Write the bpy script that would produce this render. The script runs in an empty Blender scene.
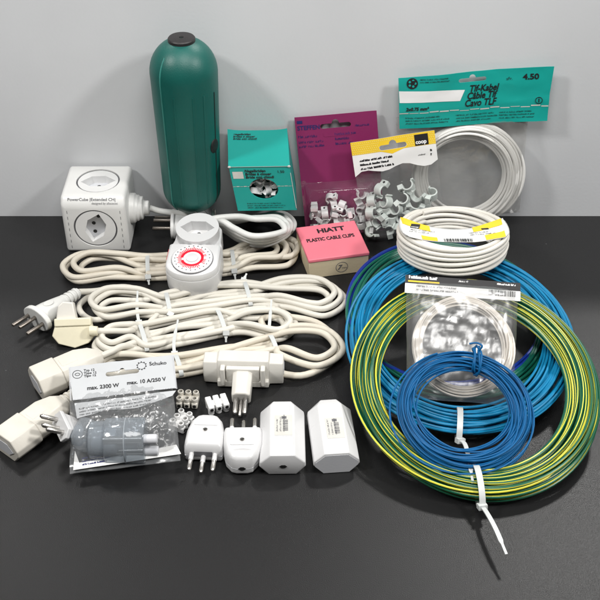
import bpy, bmesh, math, random
from mathutils import Vector, Matrix, Euler, noise
S = 0.01                      # everything below is written in centimetres
R_ = math.radians
sc = bpy.context.scene
COL = sc.collection

# ------------------------------------------------------------------ camera
F, TH, H = 1100.0, R_(38), 65.6
WALL = 98.6
def ray(px, py):
    u, v = (px-300)/F, (300-py)/F
    return Vector((u, math.cos(TH)+v*math.sin(TH), -math.sin(TH)+v*math.cos(TH)))
def at(px, py, z=0.0):        # point of the place at height z seen near that spot of the photo
    d = ray(px, py); t = (z-H)/d.z
    return Vector((d.x*t, d.y*t, z))
def aty(px, py, y):           # the same, at a distance y
    d = ray(px, py); t = y/d.y
    return Vector((d.x*t, y, H+d.z*t))
cam = bpy.data.cameras.new('camera'); co = bpy.data.objects.new('camera', cam); COL.objects.link(co)
co.location = (0, 0, H*S); co.rotation_euler = (math.pi/2-TH, 0, 0)
cam.sensor_width = 36; cam.lens = 36*F/600; cam.clip_start = 0.02; cam.clip_end = 50
sc.camera = co

# ------------------------------------------------------------------ materials
MATS = {}
def mat(name, c, rough=.4, bump=0, bscale=300, var=0, vscale=40, coat=0, metal=0, sss=0, spec=.5, trans=0, dirt=None):
    m = bpy.data.materials.new(name); m.use_nodes = True
    nt = m.node_tree; b = nt.nodes['Principled BSDF']
    b.inputs['Base Color'].default_value = (*c, 1); b.inputs['Roughness'].default_value = rough
    b.inputs['Metallic'].default_value = metal; b.inputs['Specular IOR Level'].default_value = spec
    b.inputs['Coat Weight'].default_value = coat; b.inputs['Coat Roughness'].default_value = .15
    if trans: b.inputs['Transmission Weight'].default_value = trans
    if sss:
        b.inputs['Subsurface Weight'].default_value = sss
        b.inputs['Subsurface Radius'].default_value = (.004, .0035, .003); b.inputs['Subsurface Scale'].default_value = .4
    tc = nt.nodes.new('ShaderNodeTexCoord')
    if var:
        n = nt.nodes.new('ShaderNodeTexNoise'); n.inputs['Scale'].default_value = vscale; n.inputs['Detail'].default_value = 5
        nt.links.new(tc.outputs['Object'], n.inputs['Vector'])
        r = nt.nodes.new('ShaderNodeMapRange'); r.inputs[1].default_value = .3; r.inputs[2].default_value = .7
        nt.links.new(n.outputs['Fac'], r.inputs[0])
        mx = nt.nodes.new('ShaderNodeMix'); mx.data_type = 'RGBA'
        d = dirt or tuple(x*(1-var) for x in c)
        mx.inputs['A'].default_value = (*d, 1); mx.inputs['B'].default_value = (*tuple(min(1, x*(1+var*.4)) for x in c), 1)
        nt.links.new(r.outputs[0], mx.inputs['Factor']); nt.links.new(mx.outputs['Result'], b.inputs['Base Color'])
        r2 = nt.nodes.new('ShaderNodeMapRange'); r2.inputs[3].default_value = rough*.85; r2.inputs[4].default_value = min(1, rough*1.2)
        nt.links.new(n.outputs['Fac'], r2.inputs[0]); nt.links.new(r2.outputs[0], b.inputs['Roughness'])
    if bump:
        n = nt.nodes.new('ShaderNodeTexNoise'); n.inputs['Scale'].default_value = bscale; n.inputs['Detail'].default_value = 4
        nt.links.new(tc.outputs['Object'], n.inputs['Vector'])
        bp = nt.nodes.new('ShaderNodeBump'); bp.inputs['Strength'].default_value = bump; bp.inputs['Distance'].default_value = .001
        nt.links.new(n.outputs['Fac'], bp.inputs['Height']); nt.links.new(bp.outputs[0], b.inputs['Normal'])
    MATS[name] = m; return m
def film(name, tint, base, rough, bscale, bstr, veil=0.0, veilc=(.7,.7,.7)):
    m = bpy.data.materials.new(name); m.use_nodes = True; nt = m.node_tree; nt.nodes.clear(); det = 1 if name == 'silvery_film' else 3
    out = nt.nodes.new('ShaderNodeOutputMaterial'); tr = nt.nodes.new('ShaderNodeBsdfTransparent'); tr.inputs[0].default_value = (*tint, 1)
    gl = nt.nodes.new('ShaderNodeBsdfGlossy'); gl.inputs['Roughness'].default_value = rough
    df = nt.nodes.new('ShaderNodeBsdfDiffuse'); df.inputs[0].default_value = (*veilc, 1)
    tc = nt.nodes.new('ShaderNodeTexCoord'); n = nt.nodes.new('ShaderNodeTexNoise')
    n.inputs['Scale'].default_value = bscale; n.inputs['Detail'].default_value = det; n.inputs['Distortion'].default_value = 1.2 if det == 1 else .6
    nt.links.new(tc.outputs['Object'], n.inputs['Vector'])
    bp = nt.nodes.new('ShaderNodeBump'); bp.inputs['Strength'].default_value = bstr; bp.inputs['Distance'].default_value = .006
    nt.links.new(n.outputs['Fac'], bp.inputs['Height']); nt.links.new(bp.outputs[0], gl.inputs['Normal'])
    fr = nt.nodes.new('ShaderNodeLayerWeight'); fr.inputs[0].default_value = .5; nt.links.new(bp.outputs[0], fr.inputs['Normal'])
    pw = nt.nodes.new('ShaderNodeMath'); pw.operation = 'POWER'; pw.inputs[1].default_value = 4; nt.links.new(fr.outputs['Facing'], pw.inputs[0])
    ad = nt.nodes.new('ShaderNodeMath'); ad.operation = 'MULTIPLY_ADD'; ad.use_clamp = True; ad.inputs[1].default_value = .6; ad.inputs[2].default_value = base
    nt.links.new(pw.outputs[0], ad.inputs[0])
    m1 = nt.nodes.new('ShaderNodeMixShader'); m1.inputs[0].default_value = veil
    nt.links.new(tr.outputs[0], m1.inputs[1]); nt.links.new(df.outputs[0], m1.inputs[2])
    m2 = nt.nodes.new('ShaderNodeMixShader'); nt.links.new(ad.outputs[0], m2.inputs[0])
    nt.links.new(m1.outputs[0], m2.inputs[1]); nt.links.new(gl.outputs[0], m2.inputs[2]); nt.links.new(m2.outputs[0], out.inputs[0])
    MATS[name] = m; return m

mat('white_plastic', (.74,.74,.735), .32, .05, 900, .03)
mat('bright_white', (.66,.66,.665), .28, .03, 700, .02)
mat('cube_white', (.74,.74,.725), .35, .08, 1200, .04)
mat('socket_grey', (.62,.63,.66), .4, .04, 700, .03)
mat('cream_plastic', (.65,.62,.555), .38, .05, 600, .06, 60)
mat('offwhite_plastic', (.68,.66,.61), .36, .05, 600, .05, 60)
mat('yellowed_plastic', (.76,.71,.54), .38, .05, 600, .07, 60)
mat('grey_plug', (.66,.66,.64), .42, .08, 900, .05)
mat('cord_cream', (.63,.59,.505), .45, .04, 500, .07, 30, dirt=(.58,.53,.44))
mat('cord_ivory', (.64,.615,.55), .45, .04, 500, .07, 30, dirt=(.60,.575,.51))
mat('cord_white', (.74,.74,.72), .45, .04, 500, .05, 30, dirt=(.62,.62,.60))
mat('wire_white', (.76,.73,.67), .42, .03, 500, .06, 30)
mat('cord_bright', (.82,.81,.78), .42, .03, 500, .05, 30)
mat('wire_beige', (.74,.69,.62), .45, .03, 500, .08, 40)
mat('wire_sky', (.003,.20,.40), .42, .02, 500, .12, 30, spec=.35)
mat('wire_blue', (.002,.105,.285), .48, .02, 500, .15, 30, spec=.28)
mat('wire_navy', (.006,.035,.30), .34, .02, 500, .1, 30)
mat('wire_green', (.005,.105,.05), .34, .02, 500, .12, 30)
mat('wire_dgreen', (.004,.13,.085), .34, .02, 500, .12, 30)
mat('wire_yellow', (.68,.63,.05), .34, .02, 500, .1, 30)
mat('tie_white', (.56,.58,.575), .35, .1, 500, .03, sss=0, spec=.5)
mat('teal_shell', (.004,.102,.085), .42, .14, 900, .22, 18)
mat('worn_teal', (.03,.20,.17), .5, .1, 400, .2, 60)
mat('teal_card', (.006,.345,.300), .42, .10, 120, .06, 15)
mat('purple_card', (.215,.018,.095), .45, .08, 120, .06, 15)
mat('pink_card', (.84,.205,.265), .55, .08, 300, .05, 25)
mat('carton_cream', (.66,.56,.38), .65, .15, 400, .08, 25)
mat('grey_card', (.52,.535,.55), .45, .12, 150, .05, 20)
mat('white_card', (.78,.78,.77), .5, .08, 150, .03, 20)
mat('yellow_print', (.83,.56,.025), .5, .05, 200, .04, 20)
mat('yellow_pale', (.84,.66,.16), .5)
mat('black_print', (.012,.012,.014), .5, .03, 200)
mat('blue_print', (.015,.02,.12), .5)
mat('grey_print', (.13,.13,.14), .5)
mat('white_print', (.82,.82,.82), .5, .03, 200)
mat('worn_white', (.62,.61,.57), .6, .2, 300, .1, 60)
mat('red_plastic', (.70,.008,.03), .35)
mat('dark_hole', (.006,.006,.006), .6)
mat('black_cap', (.022,.020,.021), .5, .2, 500, .2, 60)
mat('steel', (.62,.60,.57), .28, .1, 500, .1, 80, metal=1)
mat('dark_steel', (.30,.27,.24), .35, .1, 500, .15, 80, metal=1)
mat('grey_clip', (.60,.65,.62), .4, .05, 500, .05, 60)
mat('white_clip', (.76,.76,.76), .35, .04, 500, .04, 60)
mat('smoke_plastic', (.30,.33,.36), .2, .03, 300, .08, 30, spec=.6)
mat('smoke_dark', (.09,.115,.15), .2, .03, 300, .08, 30, spec=.6)
mat('dial_face', (.80,.79,.80), .4)
film('clear_film', (.98,.98,.98), .05, .05, 55, .55, .05)
film('hazy_film', (.96,.96,.955), .08, .20, 24, 1.0, .10, (.62,.60,.58))
film('blister_film', (.98,.98,.98), .06, .05, 45, .35, .03)
film('silvery_film', (.97,.97,.97), .15, .30, 16, .8, .05, (.6,.6,.6))
film('smoke_film', (.80,.85,.90), .06, .12, 60, .15, .42, (.36,.39,.42))
film('crinkled_film', (.97,.97,.97), .10, .24, 26, .8, .11, (.6,.62,.64))

# ------------------------------------------------------------------ mesh builder
class MB:
    def __init__(s): s.v = []; s.f = []; s.m = []; s.sm = []
    def add(s, vs, fs, mi=0, M=None, smooth=True):
        o = len(s.v); s.v += [(M @ Vector(v)) if M else Vector(v) for v in vs]
        for k, f in enumerate(fs):
            s.f.append([o+i for i in f]); s.m.append(mi[k] if isinstance(mi, list) else mi); s.sm.append(smooth)
        return s
    def box(s, c, d, M=None, mi=0):
        x, y, z = d[0]/2, d[1]/2, d[2]/2; c = Vector(c)
        vs = [c+Vector(p) for p in ((-x,-y,-z),(x,-y,-z),(x,y,-z),(-x,y,-z),(-x,-y,z),(x,-y,z),(x,y,z),(-x,y,z))]
        return s.add(vs, [(0,3,2,1),(4,5,6,7),(0,1,5,4),(1,2,6,5),(2,3,7,6),(3,0,4,7)], mi, M)
    def loft(s, rings, mi=0, M=None, cap0=True, cap1=True):
        n = len(rings[0]); vs = [p for r in rings for p in r]; fs = []
        for i in range(len(rings)-1):
            for j in range(n):
                fs.append((i*n+j, i*n+(j+1) % n, (i+1)*n+(j+1) % n, (i+1)*n+j))
        if cap0: fs.append(tuple(reversed(range(n))))
        if cap1: fs.append(tuple(range((len(rings)-1)*n, len(rings)*n)))
        return s.add(vs, fs, mi, M)
    def slab(s, outline, levels, mi=0, M=None):      # plan outline, list of (z, scale) or (z, scalex, scaley)
        rings = []
        for l in levels:
            kx = l[1]; ky = l[2] if len(l) > 2 else l[1]
            rings.append([Vector((x*kx, y*ky, l[0])) for x, y in outline])
        return s.loft(rings, mi, M)
    def lathe(s, prof, n=32, mi=0, M=None, sweep=None):   # prof: (r, z)
        rings = [[Vector((r*math.cos(2*math.pi*j/n), r*math.sin(2*math.pi*j/n), z)) for j in range(n)] for r, z in prof]
        return s.loft(rings, mi, M, prof[0][0] > 1e-5, prof[-1][0] > 1e-5)
    def cyl(s, r, z0, z1, n=20, mi=0, M=None): return s.lathe([(r, z0), (r, z1)], n, mi, M)
    def tube(s, pts, r, n=8, mi=0, closed=False, matf=None, twist=0, flat=None, up=None):
        N = len(pts); rings = []; prev = None
        for i in range(N):
            a = pts[(i-1) % N] if (closed or i > 0) else pts[0]; b = pts[(i+1) % N] if (closed or i < N-1) else pts[-1]
            t = (b-a); t = t.normalized() if t.length > 1e-9 else Vector((1,0,0))
            if up is not None: nrm = (up - t*up.dot(t))
            elif prev is None: nrm = t.cross(Vector((0,0,1))) if abs(t.z) < .9 else t.cross(Vector((1,0,0)))
            else: nrm = prev - t*prev.dot(t)
            nrm = nrm.normalized() if nrm.length > 1e-6 else Vector((0,0,1)); prev = nrm; bi = t.cross(nrm)
            rr = r[i] if isinstance(r, list) else r
            ring = []
            for j in range(n):
                an = 2*math.pi*j/n + twist*i
                if flat: 
                    q = ((1,1),(-1,1),(-1,-1),(1,-1))[j]
                    ring.append(pts[i]+nrm*q[0]*flat[1]+bi*q[1]*flat[0])
                else: ring.append(pts[i]+nrm*math.cos(an)*rr+bi*math.sin(an)*rr)
            rings.append(ring)
        if closed: rings.append(rings[0])
        k0 = len(s.f)
        s.loft(rings, mi, None, not closed, not closed)
        if matf:
            for i in range(len(rings)-1):
                for j in range(n): s.m[k0+i*n+j] = matf(i, j)
        return s
    def mesh(s, me, M, mi=0):
        return s.add([v.co for v in me.vertices], [tuple(p.vertices) for p in me.polygons], mi, M, False)
    def sphere(s, c, r, n=12, mi=0, M=None):
        T = Matrix.Translation(c); T = M @ T if M else T
        rr = r if isinstance(r, (tuple, list)) else (r, r, r)
        T = T @ Matrix.Diagonal((rr[0], rr[1], rr[2], 1))
        return s.lathe([(math.sin(math.pi*i/n) if 0 < i < n else 1e-4, -math.cos(math.pi*i/n)) for i in range(n+1)], n*2, mi, T)
    def build(s, name, mats, parent=None, bevel=0, seg=2, ang=35, weld=False):
        me = bpy.data.meshes.new(name); me.from_pydata([v*S for v in s.v], [], s.f)
        if isinstance(mats, str): mats = [mats]
        for m in mats: me.materials.append(MATS[m])
        me.polygons.foreach_set('material_index', s.m); me.polygons.foreach_set('use_smooth', s.sm); me.update()
        bm = bmesh.new(); bm.from_mesh(me)
        bmesh.ops.recalc_face_normals(bm, faces=bm.faces); bm.to_mesh(me); bm.free()
        o = bpy.data.objects.new(name, me); COL.objects.link(o)
        if parent: o.parent = parent
        if bevel:
            b = o.modifiers.new('bevel', 'BEVEL'); b.width = bevel*S; b.segments = seg; b.limit_method = 'ANGLE'; b.angle_limit = R_(30)
        if bevel: me.set_sharp_from_angle(angle=R_(60))
        else: me.set_sharp_from_angle(angle=R_(ang))
        return o
def bake(o, cutters=()):                              # apply the bevel, subtract the cutters, keep plain mesh
    for c in cutters:
        b = o.modifiers.new('cut', 'BOOLEAN'); b.operation = 'DIFFERENCE'; b.object = c; b.solver = 'EXACT'
    dg = bpy.context.evaluated_depsgraph_get(); dg.update()
    me = bpy.data.meshes.new_from_object(o.evaluated_get(dg), depsgraph=dg)
    o.modifiers.clear(); o.data = me
    for p in me.polygons: p.use_smooth = True
    me.set_sharp_from_angle(angle=R_(32))
    for c in cutters: bpy.data.objects.remove(c)
    return o
def thing(name, label, cat, loc=(0,0,0), rot=(0,0,0), group=None):
    o = bpy.data.objects.new(name, None); COL.objects.link(o); o.empty_display_size = .01
    o.location = Vector(loc)*S; o.rotation_euler = rot; o['label'] = label; o['category'] = cat
    if group: o['group'] = group
    return o
def tag(o, label, cat, group=None):
    o['label'] = label; o['category'] = cat
    if group: o['group'] = group
    return o
def wm(t):                                             # world matrix of a thing, in cm
    return Matrix.Translation(Vector(t.location)/S) @ t.rotation_euler.to_matrix().to_4x4()
def TR(x=0, y=0, z=0, rx=0, ry=0, rz=0):
    return Matrix.Translation((x,y,z)) @ Euler((rx,ry,rz)).to_matrix().to_4x4()

def text_mesh(body, size, align='LEFT', bold=0, shear=0, xs=1):
    c = bpy.data.curves.new('t', 'FONT'); c.body = body; c.size = size; c.align_x = align; c.offset = bold; c.shear = shear; c.resolution_u = 3
    o = bpy.data.objects.new('t', c); COL.objects.link(o)
    dg = bpy.context.evaluated_depsgraph_get(); dg.update()
    me = bpy.data.meshes.new_from_object(o.evaluated_get(dg), depsgraph=dg)
    bpy.data.objects.remove(o); return me
def put_text(mb, body, size, x, y, M, z=.02, align='LEFT', bold=0, shear=0, mi=0, xs=1):
    me = text_mesh(body, size, align, bold, shear)
    mb.mesh(me, M @ Matrix.Translation((x,y,z)) @ Matrix.Diagonal((xs,1,1,1)), mi); bpy.data.meshes.remove(me)
def shape_mesh(splines, thick):                         # flat shape with holes, thickness centred on z = 0
    c = bpy.data.curves.new('s', 'CURVE'); c.dimensions = '2D'; c.fill_mode = 'BOTH'; c.extrude = thick/2
    for pts in splines:
        sp = c.splines.new('POLY'); sp.points.add(len(pts)-1)
        for p, q in zip(sp.points, pts): p.co = (q[0], q[1], 0, 1)
        sp.use_cyclic_u = True
    o = bpy.data.objects.new('s', c); COL.objects.link(o)
    dg = bpy.context.evaluated_depsgraph_get(); dg.update()
    me = bpy.data.meshes.new_from_object(o.evaluated_get(dg), depsgraph=dg)
    bpy.data.objects.remove(o); return me
def put_shape(mb, splines, thick, M, mi=0):
    me = shape_mesh(splines, thick); mb.mesh(me, M, mi); bpy.data.meshes.remove(me)
def small_print(mb, x0, y0, w, h, lines, M, seed, z=.02, mi=0, fill=.85, wt=.15):   # unreadable small print: rows of letter strokes
    rg = random.Random(seed); dy = h/lines; lh = dy*.55
    for i in range(lines):
        x = x0; y = y0-i*dy-lh; end = x0+w*rg.uniform(fill*.75, fill)
        while x < end:
            for k in range(rg.randint(3, 9)):
                lw = lh*rg.uniform(.45, .75)
                if x+lw > x0+w: break
                st = lh*wt
                hh = lh*rg.choice((.7,.7,.7,1,1))
                kind = rg.random()
                if kind < .8: mb.add([(x,y,z),(x+st,y,z),(x+st,y+hh,z),(x,y+hh,z)], [(0,1,2,3)], mi, M)
                if kind > .35: mb.add([(x,y,z+.001),(x+lw*.8,y,z+.001),(x+lw*.8,y+st,z+.001),(x,y+st,z+.001)], [(0,1,2,3)], mi, M)
                if kind > .2: mb.add([(x+lw*.6,y,z),(x+lw*.6+st,y,z),(x+lw*.6+st,y+lh*.7,z),(x+lw*.6,y+lh*.7,z)], [(0,1,2,3)], mi, M)
                if kind < .5: mb.add([(x,y+lh*.55,z+.001),(x+lw*.8,y+lh*.55,z+.001),(x+lw*.8,y+lh*.55+st,z+.001),(x,y+lh*.55+st,z+.001)], [(0,1,2,3)], mi, M)
                x += lw*1.12
            x += lh*.5
def rect(x0, y0, x1, y1): return [(x0,y0),(x1,y0),(x1,y1),(x0,y1)]
def quad(mb, x0, y0, x1, y1, M, z=.02, mi=0): mb.add([(x0,y0,z),(x1,y0,z),(x1,y1,z),(x0,y1,z)], [(0,1,2,3)], mi, M)
def circ(cx, cy, r, n=24, ry=None): return [(cx+r*math.cos(2*math.pi*i/n), cy+(ry or r)*math.sin(2*math.pi*i/n)) for i in range(n)]
def bars(mb, x0, y0, w, h, M, seed, z=.02, mi=0, vert=False):
    rg = random.Random(seed); p = 0; L = h if vert else w
    while p < L:
        b = rg.choice((.02,.03,.05,.07))*L/1.5
        if vert: quad(mb, x0, y0+p, x0+w, min(y0+p+b, y0+h), M, z, mi)
        else: quad(mb, x0+p, y0, min(x0+p+b, x0+w), y0+h, M, z, mi)
        p += b+rg.choice((.02,.03,.05))*L/1.5
def euro_hole(cx, cy, w=3.4, h=.55, bump=.55):
    pts = []
    for i in range(9): a = -math.pi/2+math.pi*i/8; pts.append((cx+w/2-h/2+h/2*math.cos(a), cy+h/2*math.sin(a)))
    for i in range(7): a = math.pi*i/6; pts.append((cx+bump*.75*math.cos(a), cy+h/2+bump*.8*math.sin(a)))
    for i in range(9): a = math.pi/2+math.pi*i/8; pts.append((cx-w/2+h/2+h/2*math.cos(a), cy+h/2*math.sin(a)))
    return pts
def spline(pts, k=10, closed=False):
    out = []; n = len(pts); pts = [Vector(p) for p in pts]
    for i in range(n if closed else n-1):
        g = (lambda j: pts[j % n]) if closed else (lambda j: pts[max(0, min(n-1, j))])
        p0, p1, p2, p3 = g(i-1), g(i), g(i+1), g(i+2)
        if not closed and i == 0: p0 = p1*2-p2
        if not closed and i == n-2: p3 = p2*2-p1
        d1 = max((p1-p0).length, 1e-4)**.5; d2 = max((p2-p1).length, 1e-4)**.5; d3 = max((p3-p2).length, 1e-4)**.5
        b1 = (d1*d1*p2-d2*d2*p0+(2*d1*d1+3*d1*d2+d2*d2)*p1)/(3*d1*(d1+d2))
        b2 = (d3*d3*p1-d2*d2*p3+(2*d3*d3+3*d3*d2+d2*d2)*p2)/(3*d3*(d3+d2))
        for q in range(k):
            t = q/k; s_ = 1-t
            out.append(p1*s_**3+b1*3*s_*s_*t+b2*3*s_*t*t+p2*t**3)
    if not closed: out.append(pts[-1])
    return out

# ------------------------------------------------------------------ setting
def setting():
    m = bpy.data.materials.new('table_black'); m.use_nodes = True; nt = m.node_tree; b = nt.nodes['Principled BSDF']; MATS['table_black'] = m
    b.inputs['Roughness'].default_value = .29; b.inputs['Specular IOR Level'].default_value = .38
    tc = nt.nodes.new('ShaderNodeTexCoord')
    n = nt.nodes.new('ShaderNodeTexNoise'); n.inputs['Scale'].default_value = 1500; n.inputs['Detail'].default_value = 6
    nt.links.new(tc.outputs['Object'], n.inputs['Vector'])
    bp = nt.nodes.new('ShaderNodeBump'); bp.inputs['Strength'].default_value = .6; bp.inputs['Distance'].default_value = .00032
    nt.links.new(n.outputs['Fac'], bp.inputs['Height']); nt.links.new(bp.outputs[0], b.inputs['Normal'])
    # pale dust specks and short scratches of their own
    v = nt.nodes.new('ShaderNodeTexVoronoi'); v.inputs['Scale'].default_value = 45; nt.links.new(tc.outputs['Object'], v.inputs['Vector'])
    r = nt.nodes.new('ShaderNodeMapRange'); r.inputs[1].default_value = .018; r.inputs[2].default_value = .035; r.inputs[3].default_value = 1; r.inputs[4].default_value = 0
    nt.links.new(v.outputs['Distance'], r.inputs[0])
    n2 = nt.nodes.new('ShaderNodeTexNoise'); n2.inputs['Scale'].default_value = 9; nt.links.new(tc.outputs['Object'], n2.inputs['Vector'])
    r2 = nt.nodes.new('ShaderNodeMapRange'); r2.inputs[1].default_value = .52; r2.inputs[2].default_value = .66; nt.links.new(n2.outputs['Fac'], r2.inputs[0])
    mu = nt.nodes.new('ShaderNodeMath'); mu.operation = 'MULTIPLY'; nt.links.new(r.outputs[0], mu.inputs[0]); nt.links.new(r2.outputs[0], mu.inputs[1])
    mx = nt.nodes.new('ShaderNodeMix'); mx.data_type = 'RGBA'; mx.inputs['A'].default_value = (.0125,.0125,.013,1); mx.inputs['B'].default_value = (.22,.22,.23,1)
    nt.links.new(mu.outputs[0], mx.inputs['Factor']); nt.links.new(mx.outputs['Result'], b.inputs['Base Color'])
    t = MB().box((0, 52, -1.5), (190, 110, 3)).build('table_top', 'table_black', bevel=.2); t['kind'] = 'structure'
    mat('wall_paint', (.65,.662,.68), .6, .08, 350, .05, 6)
    w = MB().box((0, WALL+1.5, 9.9), (200, 3, 29.4)).build('back_wall', 'wall_paint', bevel=.1); w['kind'] = 'structure'
setting()

# ------------------------------------------------------------------ sockets
def hexa(w, h):                                          # elongated hexagon along x
    c = h*.55
    return [(w/2,0),(w/2-c,h/2),(-w/2+c,h/2),(-w/2,0),(-w/2+c,-h/2),(w/2-c,-h/2)]
def socket(parent, M, R, hw, hh, depth, face='white_plastic', well='socket_grey', name='socket'):
    mb = MB(); put_shape(mb, [circ(0,0,R,48), list(reversed(hexa(hw,hh)))], depth, M @ TR(z=-depth/2), 0)
    o = mb.build(name, face, parent, bevel=.05)
    w = MB(); w.slab(hexa(hw*1.03, hh*1.03), [(-depth-.1,1),(-depth+.02,1)], 0, M); w.build('socket_well', well, o)
    h = MB()
    for x, y in ((-.95,0),(.95,0),(0,.42)): h.cyl(.2, -depth, -depth+.05, 14, 0, M @ TR(x*hw/4.0*1.15, y*.75))
    h.build('contact_hole', 'dark_hole', o)
    return o

# ------------------------------------------------------------------ power cube with its tied white cord
def power_cube():
    s = 6.5; p = at(99, 250); y0 = 91.9
    t = thing('power_cube', 'white cube-shaped multi-socket with round grey sockets, its white cord tied in loops', 'power cube', (p.x+.05, y0+s/2, 0))
    h = s/2
    prof = [(-h,0),(h,0),(h,s),(-h+.62,s),(-h,s-.85)]
    b = MB(); b.loft([[Vector((-h,y,z)) for y,z in prof],[Vector((h,y,z)) for y,z in prof]])
    body = b.build('body', 'cube_white', t, bevel=.42, seg=4)
    fr = TR(0, -h, s*.455, rx=math.pi/2); tp = TR(.15, .15, s)
    cutters = []
    for M in (fr, tp):
        c = MB().cyl(2.2, -1.0, 1, 48, 0, M).build('cutter', 'cube_white', t); cutters.append(c)
    bake(body, cutters)
    for M in (fr, tp):
        ring = MB(); ring.lathe([(2.19,-.98),(2.19,-.12),(2.05,-.12),(2.05,-.98)], 48, 0, M)
        socket(t, M @ TR(z=-.06) @ (TR(rz=R_(90-16)) if M is fr else TR(rz=R_(4))), 2.03, 3.5, 1.9, .85)
        ring.build('socket_ring', 'grey_print', t)
    # dashed seams of the front face
    for x in (-2.65, 2.65):
        sm = MB()
        for k in range(7): sm.box((x, -h-.0, .7+k*.7), (.05,.02,.34))
        sm.build('seam', 'grey_print', t)
    L = MB(); ang = math.atan2(.85, .62)
    M = TR(0, -h+.31, s-.425, rx=ang)
    put_text(L, 'PowerCube |Extended CH|', .43, -2.5, -.02, M, .03, bold=.004, xs=1.0)
    put_text(L, 'designed by allocacoc', .3, -.1, -.36, M, .03)
    L.build('lettering', 'grey_print', t)
    cm = TR(h-.1, -.2, s*.53, ry=math.pi/2)
    MB().lathe([(1.55,0),(1.55,.55),(1.35,.7),(1.35,.95),(1.2,1.0),(1.2,1.35),(.75,1.45),(.75,1.95),(.45,2.05)], 36, 0, cm).build('cable_gland', 'cube_white', t, bevel=.08)
    # cord: gland -> behind the timer -> tied loops -> plug
    org = Vector(t.location)/S
    W = lambda px,py,z: at(px,py,z)-org
    pts = [Vector((h+1.9,-.2,s*.53)), W(160,211,3.0), W(185,214,2.6), W(205,219,2.4), W(222,222,3.2)]
    rg = random.Random(5)
    for i in range(4):
        z = 1.2+i*.75
        e = i*2.2
        pts += [W(238,221-i*1.5,z+.3), W(262-e,216+i*1,z+.7), W(284-e,214+i*2,z+.9), W(294-i*3,224+i*2,z+.6), W(285-i*2,236-i,z+.3), W(262-i*3,245-i*3,z), W(240-i*2,240-i*4,z+.1), W(222,229-i*2.6,z+.35)]
        if i < 3: pts += [W(208-i*2,225-i,z+.5), W(212,219,z+.9)]
    pts += [W(206,227,1.9), W(196,227,1.7), W(184,226,1.6)]
    MB().tube(spline(pts, 9), .31, 12).build('cord', 'cord_white', t)
    c = W(213,222.5,2.6)
    tie = MB(); 
    for k in range(2): tie.tube([c+Vector((k*.16, math.cos(a)*1.35, math.sin(a)*1.35)) for a in [2*math.pi*i/20 for i in range(20)]], .07, 6, closed=True)
    tie.tube(spline([c+Vector((0,-1.1,.8)), c+Vector((-1.0,-1.0,1.6)), c+Vector((-2.2,-.7,2.0))],6), .05, 6)
    tie.tube(spline([c+Vector((0,-.8,1.1)), c+Vector((-1.2,.1,1.8)), c+Vector((-2.3,.8,2.2))],6), .05, 6)
    tie.build('wire_tie', 'steel', t)
    # plug lying behind the timer, pins to the left
    q = W(172, 224, 1.4)
    M = Matrix.Translation(q)
    pl = MB(); pl.loft([[Vector((x, yy*k, zz*k)) for yy,zz in circ(0,0,1.75,20,1.45)] for x,k in ((0,1),(.35,1),(.4,.86),(1.6,.8),(2.6,.5))], 0, M)
    po = pl.build('plug', 'white_plastic', t, bevel=.06)
    for dy in (-1.0, 0, 1.0):
        MB().cyl(.2, 0, 1.9, 12, 0, M @ TR(0, dy, .15 if dy else .45, ry=-math.pi/2)).build('pin', 'dark_steel', po, bevel=.06)
power_cube()

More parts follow.
